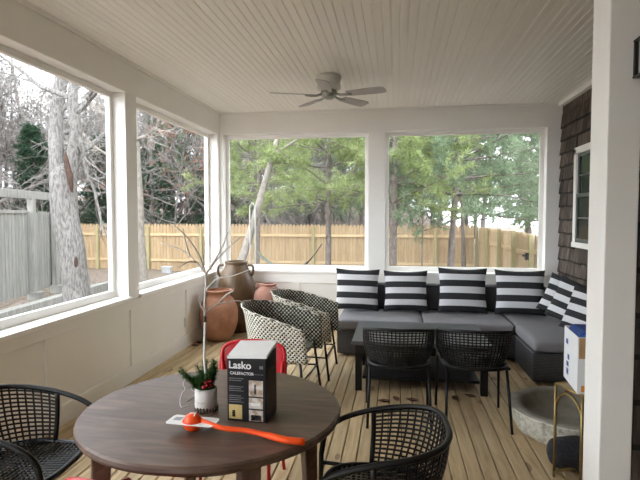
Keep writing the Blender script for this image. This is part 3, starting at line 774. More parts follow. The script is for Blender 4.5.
# ------------------------------------------------------------------ sectional sofa
SX0, SX1, SYF, SYB, RXI, RYF = -.64, 1.98, 5.60, 6.50, 1.25, 4.88
t = thing('sectional_sofa', 'dark grey wicker sectional sofa with grey seat cushions', 'sofa', (0.7, 6.1, 0))
og = t.location
b = MB().box((SX0, SYF + .02, .03), (SX1, SYB + .02, .29)); b.build('base', M['wicker'], t, og, bevel=.01)
b = MB().box((RXI, RYF + .02, .03), (SX1, SYF + .02, .29)); b.build('base', M['wicker'], t, og, bevel=.01)
MB().box((SX0, SYB - .06, .29), (SX1, SYB + .02, .66)).build('back_panel', M['wicker'], t, og, bevel=.012)
MB().box((SX1 - .06, RYF + .02, .29), (SX1, SYB - .06, .66)).build('back_panel', M['wicker'], t, og, bevel=.012)
def cushion(x0, x1, y0, y1, z0, z1, mat, name, puff=.02, bev=.025):
    n = 10; b = MB()
    def sf(sg):
        def f(u, v):
            e = (1 - (2*u-1)**6) * (1 - (2*v-1)**6)
            return (x0 + (x1-x0)*u, y0 + (y1-y0)*v, (z1 if sg > 0 else z0) + sg * puff * e - (sg * bev * (1 - e) * .4))
        return f
    b.grid(sf(1), n, n); k = (n+1)**2
    b.grid(lambda u, v: sf(-1)(u, v), n, n)
    ring = [i for i in range(n+1)] + [(j)*(n+1)+n for j in range(1, n+1)] + [n*(n+1)+i for i in range(n-1, -1, -1)] + [j*(n+1) for j in range(n-1, 0, -1)]
    for a, c in zip(ring, ring[1:] + ring[:1]): b.f.append((a, c, c + k, a + k)); b.m.append(0)
    # flip bottom
    for i in range(n*n, 2*n*n): b.f[i] = b.f[i][::-1]
    for i in range(2*n*n, len(b.f)): b.f[i] = b.f[i][::-1]
    o = b.build(name, mat, t, og, smooth=True)
    m_ = o.modifiers.new('bevel', 'BEVEL'); m_.width = bev; m_.segments = 3; m_.limit_method = 'ANGLE'; m_.angle_limit = 1.0
    return o
sw = (RXI - SX0) / 2
for i in range(2): cushion(SX0 + sw * i, SX0 + sw * (i+1) - .006, SYF, SYB - .08, .295, .41, M['seat_fabric'], 'seat_cushion', .008)
cushion(RXI + .004, SX1 - .09, SYF + .06, SYB - .08, .295, .41, M['seat_fabric'], 'seat_cushion', .008)
cushion(RXI + .004, SX1 - .09, RYF, SYF + .05, .295, .41, M['seat_fabric'], 'seat_cushion', .008)
for i in range(3):
    w_ = (RXI + .55 - SX0) / 3; cushion(SX0 - .03 + w_ * i, SX0 - .03 + w_ * (i+1) - .012, SYB - .22, SYB - .055, .415, .725, M['back_fabric'], 'back_cushion', .0)

# striped pillows: 7 bands, each a row of faces
def pillow_mesh():
    b = MB(); n = 28; w2, h, th = .265, .50, .085
    def side(sg):
        def f(u, v):
            x, z = 2*u-1, 2*v-1
            k = max(0, (1 - abs(x)**2.6) * (1 - abs(z)**2.6)) ** .62
            pin = 1 - .085 * (1 - x*x) * abs(z)**3; pz = 1 - .085 * (1 - z*z) * abs(x)**3
            return (x * w2 * pz, sg * th * k, h/2 + z * h/2 * pin)
        return f
    for sg in (-1, 1):
        k0 = len(b.f); b.grid(side(sg), n, n)
        for i in range(k0, len(b.f)):
            row = (i - k0) // n; b.m[i] = (row // 4) % 2
            if sg > 0: b.f[i] = b.f[i][::-1]
    return b.mesh('pillow', [M['charcoal_fabric'], M['white_fabric']], smooth=True)
pm = pillow_mesh()
def pillow(label, x, y, z, rz, tilt, roll=0, s=1.0, group=None):
    o = bpy.data.objects.new('striped_pillow', pm); C.objects.link(o)
    o.matrix_world = Matrix.Translation((x, y, z)) @ Matrix.Rotation(rz, 4, 'Z') @ Matrix.Rotation(tilt, 4, 'X') @ Matrix.Rotation(roll, 4, 'Y') @ Matrix.Scale(s, 4)
    return tag(o, label, 'pillow', group)
zz = .425
pillow('black and white striped pillow at the free end of the sofa, left of the post', -.46, 6.10, zz, .02, -.20, .02, 1.0)
pillow('striped pillow on the sofa, second from its free end', .12, 6.10, zz, .0, -.24, -.01, .98)
pillow('striped pillow on the sofa, third from its free end', .77, 6.10, zz, 0, -.22, .01, 1.06)
pillow('striped pillow standing in the inner corner of the sectional', 1.40, 6.06, zz, -.08, -.22, 0, 1.04)
pillow('striped pillow against the shingled wall side, nearest the corner pillow', 1.68, 5.72, zz + .06, -.60, -.30, .30, .86)
pillow('striped pillow overlapping another one along the shingled wall', 1.66, 5.36, zz + .06, -.72, -.30, .28, .88)
pillow('striped pillow half hidden behind the white carton', 1.69, 5.02, zz + .03, -.9, -.34, .15, .88)

# ------------------------------------------------------------------ coffee table
t = thing('coffee_table', 'low black coffee table with a grey slab top', 'table', (.22, 4.93, 0)); og = t.location
x0, x1, y0, y1 = -.38, .82, 4.48, 5.38
MB().box((x0, y0, .415), (x1, y1, .45)).build('table_top', M['coffee_top'], t, og, bevel=.005)
f = MB()
f.box((x0 + .03, y0 + .03, .34), (x1 - .03, y0 + .07, .415)); f.box((x0 + .03, y1 - .07, .34), (x1 - .03, y1 - .03, .415))
f.box((x0 + .03, y0 + .07, .34), (x0 + .07, y1 - .07, .415)); f.box((x1 - .07, y0 + .07, .34), (x1 - .03, y1 - .07, .415))
f.build('apron', M['black_metal'], t, og)
for xa in (x0 + .03, x1 - .09):
    for ya in (y0 + .03, y1 - .09): MB().box((xa, ya, 0), (xa + .06, ya + .06, .34)).build('leg', M['black_metal'], t, og, bevel=.004)
MB().box((x0 + .09, y0 + .09, .09), (x1 - .09, y1 - .09, .115)).build('lower_shelf', M['black_metal'], t, og, bevel=.004)

# ------------------------------------------------------------------ black woven armchairs (front = +Y)
def make_chair(label):
    t = thing('woven_armchair', label, 'chair')
    half = [(.262, .285, .52), (.272, .26, .63), (.282, .18, .695), (.286, .03, .742), (.272, -.12, .768), (.21, -.23, .786), (.11, -.275, .794)]
    path = smoothpath([(-x, y, z) for x, y, z in half] + [(0, -.283, .792)] + half[::-1], 56)
    MB().tube(path, .0135, 8).build('top_rail', M['black'], t, smooth=True)
    n = len(path); i0 = int(n * .225); i1 = n - 1 - i0
    SZ = .485
    def top(u): return at(path, (i0 + (i1 - i0) * u) / (n - 1))[0]
    def bot(u):
        am = 1.42; a = (u - .5) * 2 * am; return Vector((.242 * math.sin(a) / math.sin(am), .04 - .255 * (math.cos(a) - math.cos(am)) / (1 - math.cos(am)), SZ))
    def sf(u, v):
        p = bot(u).lerp(top(u), v); bulge = .018 * math.sin(PI * v); d = Vector((p.x, p.y - .1, 0)); return p + d.normalized() * bulge
    lat = MB(); NU, NV = 28, 14
    for i in range(1, NU):
        u = i / NU; lat.tube([sf(u, k / 7) for k in range(8)], .0052, 5, False)
    for j in range(1, NV):
        v = j / NV; lat.tube([sf(k / 22, v) for k in range(23)], .0052, 5, False)
    lat.build('back_lattice', M['black'], t, smooth=True)
    for u in (0, 1): MB().tube([sf(u, k / 6) for k in range(7)], .0125, 8).build('back_upright', M['black'], t, smooth=True)
    # seat: rounded ring + lattice
    def ring(k):
        a = 2 * PI * k; e = .62; c, s_ = math.cos(a), math.sin(a)
        return Vector((.245 * math.copysign(abs(c)**e, c), .015 + .235 * math.copysign(abs(s_)**e, s_), SZ))
    MB().tube([ring(k / 40) for k in range(41)], .0145, 8).build('seat_ring', M['black'], t, smooth=True)
    st = MB(); NS = 20
    for i in range(1, NS):
        q = -1 + 2 * i / NS; h = (1 - abs(q)**(1/.31 * 1.0)) ** .31 if abs(q) < 1 else 0
        st.tube([(.245 * q, .015 - .235 * h, SZ), (.245 * q, .015, SZ - .014), (.245 * q, .015 + .235 * h, SZ)], .0055, 5, False)
        st.tube([(-.245 * h, .015 + .235 * q, SZ + .004), (0, .015 + .235 * q, SZ - .010), (.245 * h, .015 + .235 * q, SZ + .004)], .0055, 5, False)
    st.build('seat_lattice', M['black'], t, smooth=True)
    for s_ in (-1, 1):
        MB().tube([(s_ * .262, .285, .53), (s_ * .262, .285, .46), (s_ * .27, .30, 0)], [.0125, .0125, .0105], 8).build('leg', M['black'], t, smooth=True)
        p = top(0 if s_ < 0 else 1)
        MB().tube([(s_ * .232, -.13, SZ), (s_ * .25, -.27, 0)], [.0125, .0105], 8).build('leg', M['black'], t, smooth=True)
        MB().tube([(s_ * .262, .285, SZ - .005), (s_ * .246, .0, SZ - .02), (s_ * .245, -.17, SZ - .005)], .010, 6).build('side_rail', M['black'], t, smooth=True)
    return t
c0 = make_chair('black woven armchair in front of the red chair bits, at the knee-wall side of the round table')
c0['label'] = 'black woven armchair at the round table, on the side of the white knee wall'
GCH = 'black woven armchairs'
c0['group'] = GCH; c0.location = (-1.66, 2.03, 0); c0.rotation_euler.z = -PI/2 + .08; c0.scale = (.92, .92, .92)
for lab, loc, rz in (('black woven armchair at the round table, beside the orange ball thrower handle', (-.055, 2.02, 0), PI/2 + .04),
                     ('black woven armchair at the coffee table, on the side of the striped tub chairs', (.025, 3.96, 0), .03),
                     ('black woven armchair at the coffee table, on the side of the stone basin', (.59, 3.99, 0), .03)):
    c = copy_tree(c0, None, lab); c.location = loc; c.rotation_euler.z = rz

# ------------------------------------------------------------------ black-and-white tub chairs (front = +Y)
def make_tub(label):
    t = thing('woven_tub_chair', label, 'chair')
    RA, ST = .285, .315; TOT = PI * RA + 2 * ST
    def plan(u):                 # u 0..1 from one arm front, round the back, to the other arm front
        q = u * TOT
        if q < ST: return Vector((-RA - .012 * (1 - q / ST), ST - q, 0))
        if q > TOT - ST: return Vector((RA + .012 * (q - TOT + ST) / ST, q - TOT + ST, 0))
        a = (q - ST) / RA; return Vector((-RA * math.cos(a), -RA * math.sin(a), 0))
    def rim(u): return .80 - .165 * abs(2*u-1)**1.7
    def sf(u, v, out):
        p = plan(u); k = .86 + .14 * v + .04 * max(0, v - .8) * 5; z = .36 + (rim(u) - .36) * v
        q = Vector((p.x * k, (p.y * k if p.y < 0 else p.y) - .02 * v, z)); nrm = Vector((p.x, min(p.y, 0), 0)).normalized(); return q + nrm * (.014 if out else 0)
    b = MB(); nu, nv = 44, 10; cell = .018; uvs = []
    us = [0]
    for i in range(nu): us.append(us[-1] + (plan((i+1)/nu) - plan(i/nu)).length)
    for out in (1, 0):
        k0 = len(b.v); b.grid(lambda u, v: sf(u, v, out), nu, nv)
        for i in range(len(b.f) - nu*nv, len(b.f)):
            b.m[i] = 0 if out else 1
            if not out: b.f[i] = b.f[i][::-1]
    k = (nu+1)*(nv+1); ring = list(range(nu+1)); 
    per = list(range(nu+1)) + [j*(nu+1)+nu for j in range(1, nv+1)] + [nv*(nu+1)+i for i in range(nu-1, -1, -1)] + [j*(nu+1) for j in range(nv-1, 0, -1)]
    for a, c in zip(per, per[1:] + per[:1]): b.f.append((c, a, a + k, c + k)); b.m.append(0)
    me = b.mesh('shell', [M['weave_out'], M['weave_in']], smooth=True)
    uvl = me.uv_layers.new(name='UVMap'); co = []
    for lp_ in me.loops:
        i = lp_.vertex_index % k; iu, iv = i % (nu+1), i // (nu+1)
        co += [us[iu] / (cell * 2), (iv / nv) * (rim(iu / nu) - .36) / (cell * 2)]
    uvl.data.foreach_set('uv', co)
    share('shell', me, t)
    rb = MB(); rb.tube([sf(k / 50, 1.0, 1) - Vector((0,0,0)) for k in range(51)], .009, 8); rme = rb.mesh('rim_weave', M['weave_out'], smooth=True)
    ul = rme.uv_layers.new(name='UVMap'); ul.data.foreach_set('uv', [x_ for lp_ in rme.loops for x_ in ((lp_.vertex_index // 8) * .24, (lp_.vertex_index % 8) * .25)])
    share('rim_weave', rme, t)
    s_ = MB()
    def so(u, v):
        a = 2*PI*u; c, d = math.cos(a), math.sin(a); return Vector((  .235*v*math.copysign(abs(c)**.6, c), .015 + .245*v*math.copysign(abs(d)**.6, d), .445 - .01*v))
    s_.grid(so, 36, 4, closed_u=True); k0 = len(s_.v); s_.grid(lambda u, v: so(u, 1 - v) - Vector((0,0,.03)), 36, 4, closed_u=True)
    for j in range(36): s_.f.append((4*36 + j, 4*36 + (j+1) % 36, k0 + (j+1) % 36, k0 + j)); s_.m.append(0)
    s_.build('seat', M['seat_tub'], t, smooth=False)
    for sx in (-1, 1):
        MB().tube([(sx*.245, .235, .44), (sx*.285, .29, 0)], .0115, 8).build('leg', M['black_metal'], t, smooth=True)
        MB().tube([(sx*.20, -.20, .42), (sx*.235, -.27, 0)], .0115, 8).build('leg', M['black_metal'], t, smooth=True)
        MB().tube([(sx*.266, .262, .21), (sx*.217, -.235, .21)], .008, 6).build('stretcher', M['black_metal'], t, smooth=True)
    MB().tube([(-.266, .262, .21), (.266, .262, .21)], .008, 6).build('stretcher', M['black_metal'], t, smooth=True)
    return t
M['seat_tub'] = noisy('grey_green_seat', [(0.3, '6b6c64'), (0.7, '77786f')], 90, 0.8, bump=0.2, bdist=.002)
u0 = make_tub('black and white woven tub chair beside the red chair'); u0['group'] = 'woven tub chairs'
u0.location = (-.98, 4.30, 0); u0.rotation_euler.z = -PI/2 - .08
u1 = copy_tree(u0, None, 'black and white woven tub chair at the end of the sofa'); u1.location = (-.90, 5.03, 0); u1.rotation_euler.z = -PI/2 - .02

# ------------------------------------------------------------------ urns
def urn(name, label, loc, prof, mat, handles=None):
    t = thing(name, label, 'urn', loc)
    inner = [(max(.01, r - .02), z) for r, z in prof[::-1][:max(4, len(prof)//2)]]
    pr = smoothpath([(r, 0, z) for r, z in prof], 40); MB().lathe([(0.001, 0)] + [(p.x, p.z) for p in pr] + inner + [(0.001, inner[-1][1])], 40).build('body', M[mat], t, smooth=True)
    for hx in (handles or []): MB().tube(smoothpath(hx, 14), .017, 8).build('handle', M[mat], t, smooth=True)
    return t
urn('terracotta_urn', 'large orange terracotta urn with a flared rim in the corner', (-2.185, 6.14, 0),
    [(.12, 0), (.175, .06), (.225, .2), (.238, .32), (.225, .43), (.18, .52), (.145, .555), (.142, .59), (.17, .615), (.172, .63), (.155, .632)], 'terracotta')
bx_, by_ = -2.12, 6.66
urn('glazed_jar', 'tall brown glazed jar with ear handles in the corner', (bx_, by_, 0),
    [(.15, 0), (.20, .12), (.245, .35), (.25, .52), (.23, .68), (.19, .80), (.155, .87), (.145, .905), (.155, .93), (.15, .945), (.13, .946)], 'brown_glaze',
    [[(-.17, -.02, .89), (-.235, -.02, .88), (-.25, -.02, .80), (-.215, -.02, .715)], [(.16, 0, .89), (.215, 0, .89), (.235, 0, .84), (.215, 0, .755)]])
urn('clay_urn', 'small pinkish clay urn behind the woven tub chairs', (-1.655, 6.56, 0),
    [(.11, 0), (.15, .12), (.185, .32), (.192, .45), (.175, .55), (.12, .61), (.1, .632), (.112, .655), (.108, .665), (.09, .666)], 'pink_clay',
    [[(-.108, 0, .645), (-.14, 0, .655), (-.148, 0, .63), (-.13, 0, .605)]])

# ------------------------------------------------------------------ red chairs (front = +Y)
def make_red(label):
    t = thing('red_metal_chair', label, 'chair')
    def bk(u, v): 
        a = (u - .5) * 1.5; x = .30 * math.sin(a); y = -.20 - .10 * (math.cos(a) - math.cos(.75)) - .05 * v; 
        top = .80 - .10 * max(0, abs(2*u-1) - .72)**1.3 * 3.5
        return Vector((x, y, .52 + (top - .52) * v))
    b = MB(); b.grid(bk, 24, 6); k = len(b.v); b.grid(lambda u, v: bk(u, v) + Vector((0, -.012, 0)), 24, 6)
    for i in range(len(b.f) // 2): b.f[i] = b.f[i][::-1]
    per = list(range(25)) + [j*25+24 for j in range(1, 7)] + [6*25+i for i in range(23, -1, -1)] + [j*25 for j in range(5, 0, -1)]
    for a, c in zip(per, per[1:] + per[:1]): b.f.append((a, c, c + k, a + k)); b.m.append(0)
    b.build('back_panel', M['red'], t, smooth=False)
    hh2 = [(.265, .17, .56), (.268, .05, .58), (.240, -.12, .59), (.220, -.215, .62), (.214, -.238, .70), (.185, -.262, .785)]
    hoop = smoothpath([(-x, y, z) for x, y, z in hh2] + [(0, -.292, .808)] + hh2[::-1], 52)
    MB().tube(hoop, .012, 8).build('arm_hoop', M['red'], t, smooth=True)
    b = MB()
    def so(u, v):
        a = 2*PI*u; c, d = math.cos(a), math.sin(a); return Vector((.19*v*math.copysign(abs(c)**.5, c), .0 + .19*v*math.copysign(abs(d)**.5, d), .45 - .006*(1-v)))
    b.grid(so, 32, 4, closed_u=True); k0 = len(b.v); b.grid(lambda u, v: so(u, 1 - v) - Vector((0,0,.03)), 32, 4, closed_u=True)
    for j in range(32): b.f.append((4*32 + j, 4*32 + (j+1) % 32, k0 + (j+1) % 32, k0 + j)); b.m.append(0)
    b.build('seat', M['red'], t)
    for s_ in (-1, 1):
        MB().tube([(s_*.265, .17, .56), (s_*.20, .175, .44), (s_*.205, .21, 0)], .011, 8).build('leg', M['red'], t, smooth=True)
        MB().tube([(s_*.205, -.225, .70), (s_*.18, -.18, .44), (s_*.205, -.25, 0)], .011, 8).build('leg', M['red'], t, smooth=True)
    MB().box((-.045, -.285, .45), (.045, -.278, .56)).build('splat', M['red'], t)
    return t
r0 = make_red('red metal chair behind the black heater box'); r0['group'] = 'red metal chairs'
r0.location = (-.85, 2.78, 0); r0.rotation_euler.z = PI + .03; r0.scale = (.92, .96, .965)
r1 = copy_tree(r0, None, 'red metal chair pushed under the table beside the black woven armchair'); r1.scale = (.92, .92, .92); r1.location = (-.81, 1.66, 0); r1.rotation_euler.z = -.12

# ------------------------------------------------------------------ round table
TX, TY, TZ, TR = -.755, 2.045, .75, .535
t = thing('round_table', 'round dark brown wooden dining table with chunky legs', 'table', (TX, TY, 0))
MB().lathe([(0.001, TZ - .035), (TR - .03, TZ - .035), (TR - .006, TZ - .03), (TR, TZ - .018), (TR - .003, TZ - .006), (TR - .012, TZ), (0.001, TZ)], 96).build('table_top', M['table'], t)
a = MB(); ri, ro = .375, .40
a.lathe([(ri, TZ - .10), (ro, TZ - .10), (ro, TZ - .036), (ri, TZ - .036), (ri, TZ - .10)], 64); a.build('apron', M['table'], t)
for ang in (.62, .62 + PI/2, .62 + PI, .62 + 1.5*PI):
    c, s_ = math.cos(ang), math.sin(ang); b = MB()
    R1, R2 = .44, .465; Mz = Matrix.Rotation(ang, 3, 'Z')
    v = [Mz @ Vector((R + dx, dy, z)) for z, R, h in ((0, R2, .021), (TZ - .16, R1, .034), (TZ - .036, R1, .036)) for dx, dy in ((-h, -h), (h, -h), (h, h), (-h, h))]
    b.add(v, [(3,2,1,0), (8,9,10,11)] + [(k*4+i, k*4+(i+1)%4, k*4+4+(i+1)%4, k*4+4+i) for k in range(2) for i in range(4)])
    b.build('leg', M['table'], t, bevel=.006)

# ------------------------------------------------------------------ heater carton on the table
def text_mesh(s, size, mat, bold=0):
    cu = bpy.data.curves.new('lettering', 'FONT'); cu.body = s; cu.size = size; cu.offset = bold; cu.extrude = .0003
    o = bpy.data.objects.new('lettering', cu); C.objects.link(o)
    dg = bpy.context.evaluated_depsgraph_get(); me = bpy.data.meshes.new_from_object(o.evaluated_get(dg))
    bpy.data.objects.remove(o); me.materials.clear(); me.materials.append(mat); return me
M['white_ink'] = noisy('white_ink', [(0.3, 'dedede'), (0.7, 'e6e6e6')], 20, 0.5)
HW, HD, HH = .158, .142, .245
t = thing('heater_box', 'tall black heater carton with product photos and white raised lid', 'box', (-.565, 1.975, TZ), -.06)
MB().box((-HW/2, -HD/2, 0), (HW/2, HD/2, HH)).build('carton', M['heater_black'], t, bevel=.002)
lid = MB(); lid.cbox((0, 0, 0), (HW + .004, HD + .014, .012), M=None)
lo_ = lid.build('lid', M['card_white'], t, bevel=.002); lo_.location = (.002, .004, HH + .022); lo_.rotation_euler = (.16, -.05, 0)
fl = MB(); fl.box((-HW/2, -HD/2, HH), (HW/2, -HD/2 + .003, HH + .006)); fl.box((HW/2 - .003, -HD/2, HH), (HW/2, HD/2, HH + .02)); fl.box((-HW/2, HD/2 - .003, HH), (HW/2, HD/2, HH + .024)); fl.box((-HW/2, -HD/2, HH), (-HW/2 + .003, HD/2, HH + .014)); fl.build('flap', M['heater_black'], t)
yf = -HD/2 - .0008
def front(name, mat, x0, x1, z0, z1): MB().box((x0, yf, z0), (x1, yf + .0009, z1)).build(name, mat, t)
def letter(s, size, x, z, mat, bold=0, nm='lettering'):
    share(nm, text_mesh(s, size, mat, bold), t, (x, yf, z), (PI/2, 0, 0))
letter('Lasko', .040, -HW/2 + .006, HH - .036, M['white_ink'], .0008)
letter('CALEFACTOR', .0155, -HW/2 + .012, HH - .060, M['white_ink'], .0002)
letter('FORCED AIR', .007, HW/2 - .05, HH - .058, M['print_dim'])
front('badge', M['print_dim'], HW/2 - .026, HW/2 - .012, HH - .034, HH - .022)
front('product_photo', M['print_photo'], .010, .067, .103, .165)
front('product_photo', M['print_photo'], .010, .067, .055, .097)
front('product_photo', M['print_photo'], .010, .067, .006, .049)
front('product_photo', M['print_yellow'], -.072, -.018, .010, .066)
for i, z in enumerate((.168, .160, .136, .128, .120, .100, .092, .084, .076)): front('text_line', M['print_dim'], -.071, (-.012, -.022)[i % 2], z, z + .0022)
# details of the pictures: the heater itself
front('picture_detail', M['heater_black'], .032, .040, .112, .15); front('picture_detail', M['card_white'], .018, .055, .066, .078)
front('picture_detail', M['heater_black'], .018, .060, .008, .030); front('picture_detail', M['heater_black'], -.060, -.046, .018, .044)
xs_ = HW/2 - .0001
b = MB(); b.box((xs_, -.05, .02), (xs_ + .0009, .05, .20)); b.build('side_print', noisy('side_print', [(0.3, '1d1b1c'), (0.5, '4d3d2c'), (0.7, '2a2524')], 22, .4), t)

# ------------------------------------------------------------------ birch pot, twig tree, cord
px_, py_ = -.772, 2.005
t = thing('birch_pot', 'white birch-bark pot with pine sprigs and red berries', 'planter', (px_, py_, TZ))
MB().lathe([(0.001, 0), (.043, 0), (.046, .006), (.0455, .088), (.044, .094), (.039, .094), (.038, .08), (0.001, .08)], 28).build('pot', M['birch'], t, smooth=True)
cb_ = MB(); rr = random.Random(4)
for k in range(22):
    a = 2*PI*k/22; cb_.ball((math.cos(a)*.046, math.sin(a)*.046, .011), rr.uniform(.006, .012), 6, sq=(.6, .6, 1))
cb_.build('bark_trim', M['twig_wrap'], t, smooth=True)
MB().ball((0, 0, .085), .046, 16, sq=(1, 1, .45)).build('moss', M['soil_moss'], t, smooth=True)
cs, ds = [], []; sg_ = MB()
for k in range(40):
    a = rr.uniform(0, 6.28); up = rr.uniform(.7, 3.0); lf = rr.uniform(.5, 1.1)
    d = Vector((math.cos(a) * .8 - .35, math.sin(a) * .6 - .1, up)).normalized(); p0_ = Vector((math.cos(a)*.02 - .006, math.sin(a)*.02 - .008, .085)); l = rr.uniform(.04, .12)
    sg_.tube([p0_, p0_ + d * l], .0016, 4, False)
    for m in range(10): cs.append(tuple(p0_ + d * l * (m + 1) / 10)); ds.append(tuple(d))
sg_.build('sprig_stems', M['twig_wrap'], t)
soup('sprig_needles', tufts(cs, ds, 14, .028, .0011, np.random.default_rng(3)), M['sprig'], t)
for bxyz in ((.020, -.050, .130), (.034, -.042, .116), (.012, -.056, .114), (.036, -.044, .134), (.026, -.054, .120)):
    MB().ball(bxyz, .0085, 10).build('berry', M['berry'], t, smooth=True)
base = Vector((px_ + .002, py_ + .012, TZ + .083))
t = thing('twig_tree', 'bare whitewashed twig tree rising out of the birch pot', 'decoration', base)
def tp(x, y, dY=0): return hit(x, y, 1, py_ + .012 + dY)
def twig(pts, ra, rb, nm='branch', mat='twig'):
    q = smoothpath(pts, 26); n_ = len(q); b = MB(); b.tube(q, [ra + (rb - ra) * i / (n_ - 1) for i in range(n_)], 7)
    return b.build(nm, M[mat], t, base, smooth=True)
twig([base, tp(204.5, 360), tp(205, 322)], .0052, .0048, 'trunk', 'birch')
twig([tp(205, 322), tp(205, 316)], .0068, .0068, 'joint', 'twig_wrap')
trunk_top = [tp(205, 316), tp(205, 300), tp(206, 285), tp(206, 272)]
twig(trunk_top, .0056, .005, 'trunk')
for pts in ([tp(206, 274), tp(196, 262, .02), tp(182, 250, .05), tp(161, 243, .08)],
            [tp(203, 268), tp(199, 255, -.03), tp(186, 236, -.06), tp(172, 224, -.08)],
            [tp(190, 257, .03), tp(185, 240, .05), tp(183, 228, .06)],
            [tp(206, 274), tp(215, 262, .03), tp(228, 248, .07), tp(240, 238, .1)],
            [tp(210, 268), tp(218, 255, -.05), tp(224, 243, -.09), tp(228, 232, -.11)],
            [tp(206, 290), tp(217, 279, -.02), tp(232, 276, -.05), tp(249, 270, -.07)],
            [tp(205, 314), tp(214, 306, .03), tp(228, 302, .06), tp(240, 301, .08), tp(246, 306, .09)],
            [tp(220, 302, .04), tp(226, 295, .02), tp(233, 291, 0), tp(233.5, 288, 0)],
            [tp(205, 312), tp(201, 305, -.02), tp(199, 300, -.03), tp(198, 295, -.04)],
            [tp(196, 262), tp(188, 262, -.03), tp(178, 268, -.06), tp(190, 283, -.06)][:3],
            [tp(206, 276), tp(203, 262, .05), tp(205, 246, .1)]):
    twig(pts, .0042, .0016)
cz = TZ + .0015
cp = [hit(x, y, 2, cz) for x, y in ((198, 399), (194, 404), (186, 406), (181, 407), (180, 400), (182, 393), (185, 389), (183, 384), (186, 379), (191, 378), (193, 384), (191, 389), (195, 392), (193, 397), (187, 402))]
b = MB(); b.tube(smoothpath(cp, 70), .0012, 5); o = b.build('light_cord', M['wire'], None, cp[0], smooth=True)
tag(o, 'thin white wire cord looped on the table beside the birch pot', 'cord')

# ------------------------------------------------------------------ ball thrower, ball, card
bc = hit(191, 433, 2, TZ); BR = .034; bc = Vector((bc.x, bc.y + .018, TZ + BR + .001))
o = MB().ball((0,0,0), BR, 24).build('rubber_ball', M['orange'], None, smooth=True); o.location = bc
tag(o, 'orange rubber ball seated in the ball thrower on the table', 'ball')
MB().cbox((.002, -.008, BR - .003), (.022, .018, .0012), M=Matrix.Rotation(.35, 3, 'X')).build('sticker', M['card_white'], o)
t = thing('ball_thrower', 'orange plastic ball thrower with a white cardboard tag on the table', 'dog toy', (bc.x, bc.y, TZ)); og = t.location
hp = smoothpath([bc + Vector((.036, .0, .006)), hit(222, 428, 2, TZ + .032), hit(245, 430.5, 2, TZ + .026), hit(266, 435, 2, TZ + .020), hit(286, 440, 2, TZ + .017), hit(303, 441.5, 2, TZ + .012)], 30)
b = MB(); vs = []
for i, p in enumerate(hp):
    u = i / (len(hp) - 1); d = (hp[min(i+1, len(hp)-1)] - hp[max(i-1, 0)]).normalized(); nrm = Vector((-d.y, d.x, 0)).normalized()
    wd = .010 + .004 * u + (.002 if u > .55 else 0); hh_ = .009 + (.003 if u > .6 else 0)
    for a in range(10):
        an = 2*PI*a/10; vs.append(p + nrm * wd * math.cos(an) + Vector((0,0,1)) * hh_ * math.sin(an))
n_ = len(hp)
b.add(vs, [(i*10+j, i*10+(j+1)%10, (i+1)*10+(j+1)%10, (i+1)*10+j) for i in range(n_-1) for j in range(10)] + [tuple(range(9,-1,-1)), tuple(range((n_-1)*10, n_*10))])
b.build('handle', M['orange'], t, og, smooth=True)
MB().tube([hp[-1] - (hp[-1] - hp[-3]).normalized() * .006, hp[-1] + (hp[-1]-hp[-3]).normalized() * .006], .0118, 12).build('end_knob', M['orange'], t, og, smooth=True)
cu = MB(); cu.lathe([(BR * math.cos(q) + .004, BR * math.sin(q)) for q in (-1.0, -.7, -.35, 0, .2)] + [(BR * math.cos(q) + .0015, BR * math.sin(q)) for q in (.2, 0, -.35, -.7, -1.0)] + [(BR * math.cos(-1.0) + .004, BR * math.sin(-1.0))], 24, bc); cu.build('cup', M['orange'], t, og, smooth=True)
# card with round hole around the ball
cd = MB(); a_ = math.radians(-4); Mc = Matrix.Rotation(a_, 3, 'Z'); zc = .004; n_ = 40
ro_, vs = [], []
for k in range(n_):
    an = 2*PI*k/n_; dx, dy = math.cos(an), math.sin(an)
    sc = min(.093 / max(abs(dx), 1e-6), .043 / max(abs(dy), 1e-6)); vs.append((dx * sc, dy * sc)); ro_.append((dx * (BR + .0045), dy * (BR + .0045)))
V = []
for zt in (zc, zc - .0012): V += [bc + Mc @ Vector((x, y, zt)) for x, y in vs] + [bc + Mc @ Vector((x, y, zt)) for x, y in ro_]
fs = []
for k in range(n_):
    j = (k+1) % n_; fs += [(k, j, n_+j, n_+k), (2*n_+k, 3*n_+k, 3*n_+j, 2*n_+j), (k, 2*n_+k, 2*n_+j, j), (n_+k, n_+j, 3*n_+j, 3*n_+k)]
cd.add(V, fs); card = cd.build('card_tag', M['card_white'], t, og)
MB().cbox(bc + Mc @ Vector((-.062, .006, zc + .0005)), (.03, .03, .0005), M=Mc).build('card_print', M['grey_print'], card, og)

# ------------------------------------------------------------------ stone basin
t = thing('stone_basin', 'shallow round weathered stone basin on the deck', 'basin', (1.275, 3.87, 0))
pr = [(.001, 0), (.36, 0), (.392, .015), (.414, .07), (.426, .125), (.430, .15), (.438, .162), (.440, .178), (.430, .186), (.365, .186), (.352, .175), (.34, .12), (.29, .085), (.12, .072), (.001, .07)]
b = MB(); b.lathe(pr, 64); rr = random.Random(8)
for i in range(len(b.v)):
    k = i // 64
    if 2 <= k <= 6:
        v = Vector(b.v[i]); q = 1 + rr.uniform(-.012, .014); b.v[i] = (v.x * q, v.y * q, v.z + rr.uniform(-.004, .004))
o = b.build('bowl', [M['stone'], M['stone_in']], t, smooth=True)
for p in o.data.polygons:
    if p.index // 64 >= 7: p.material_index = 1

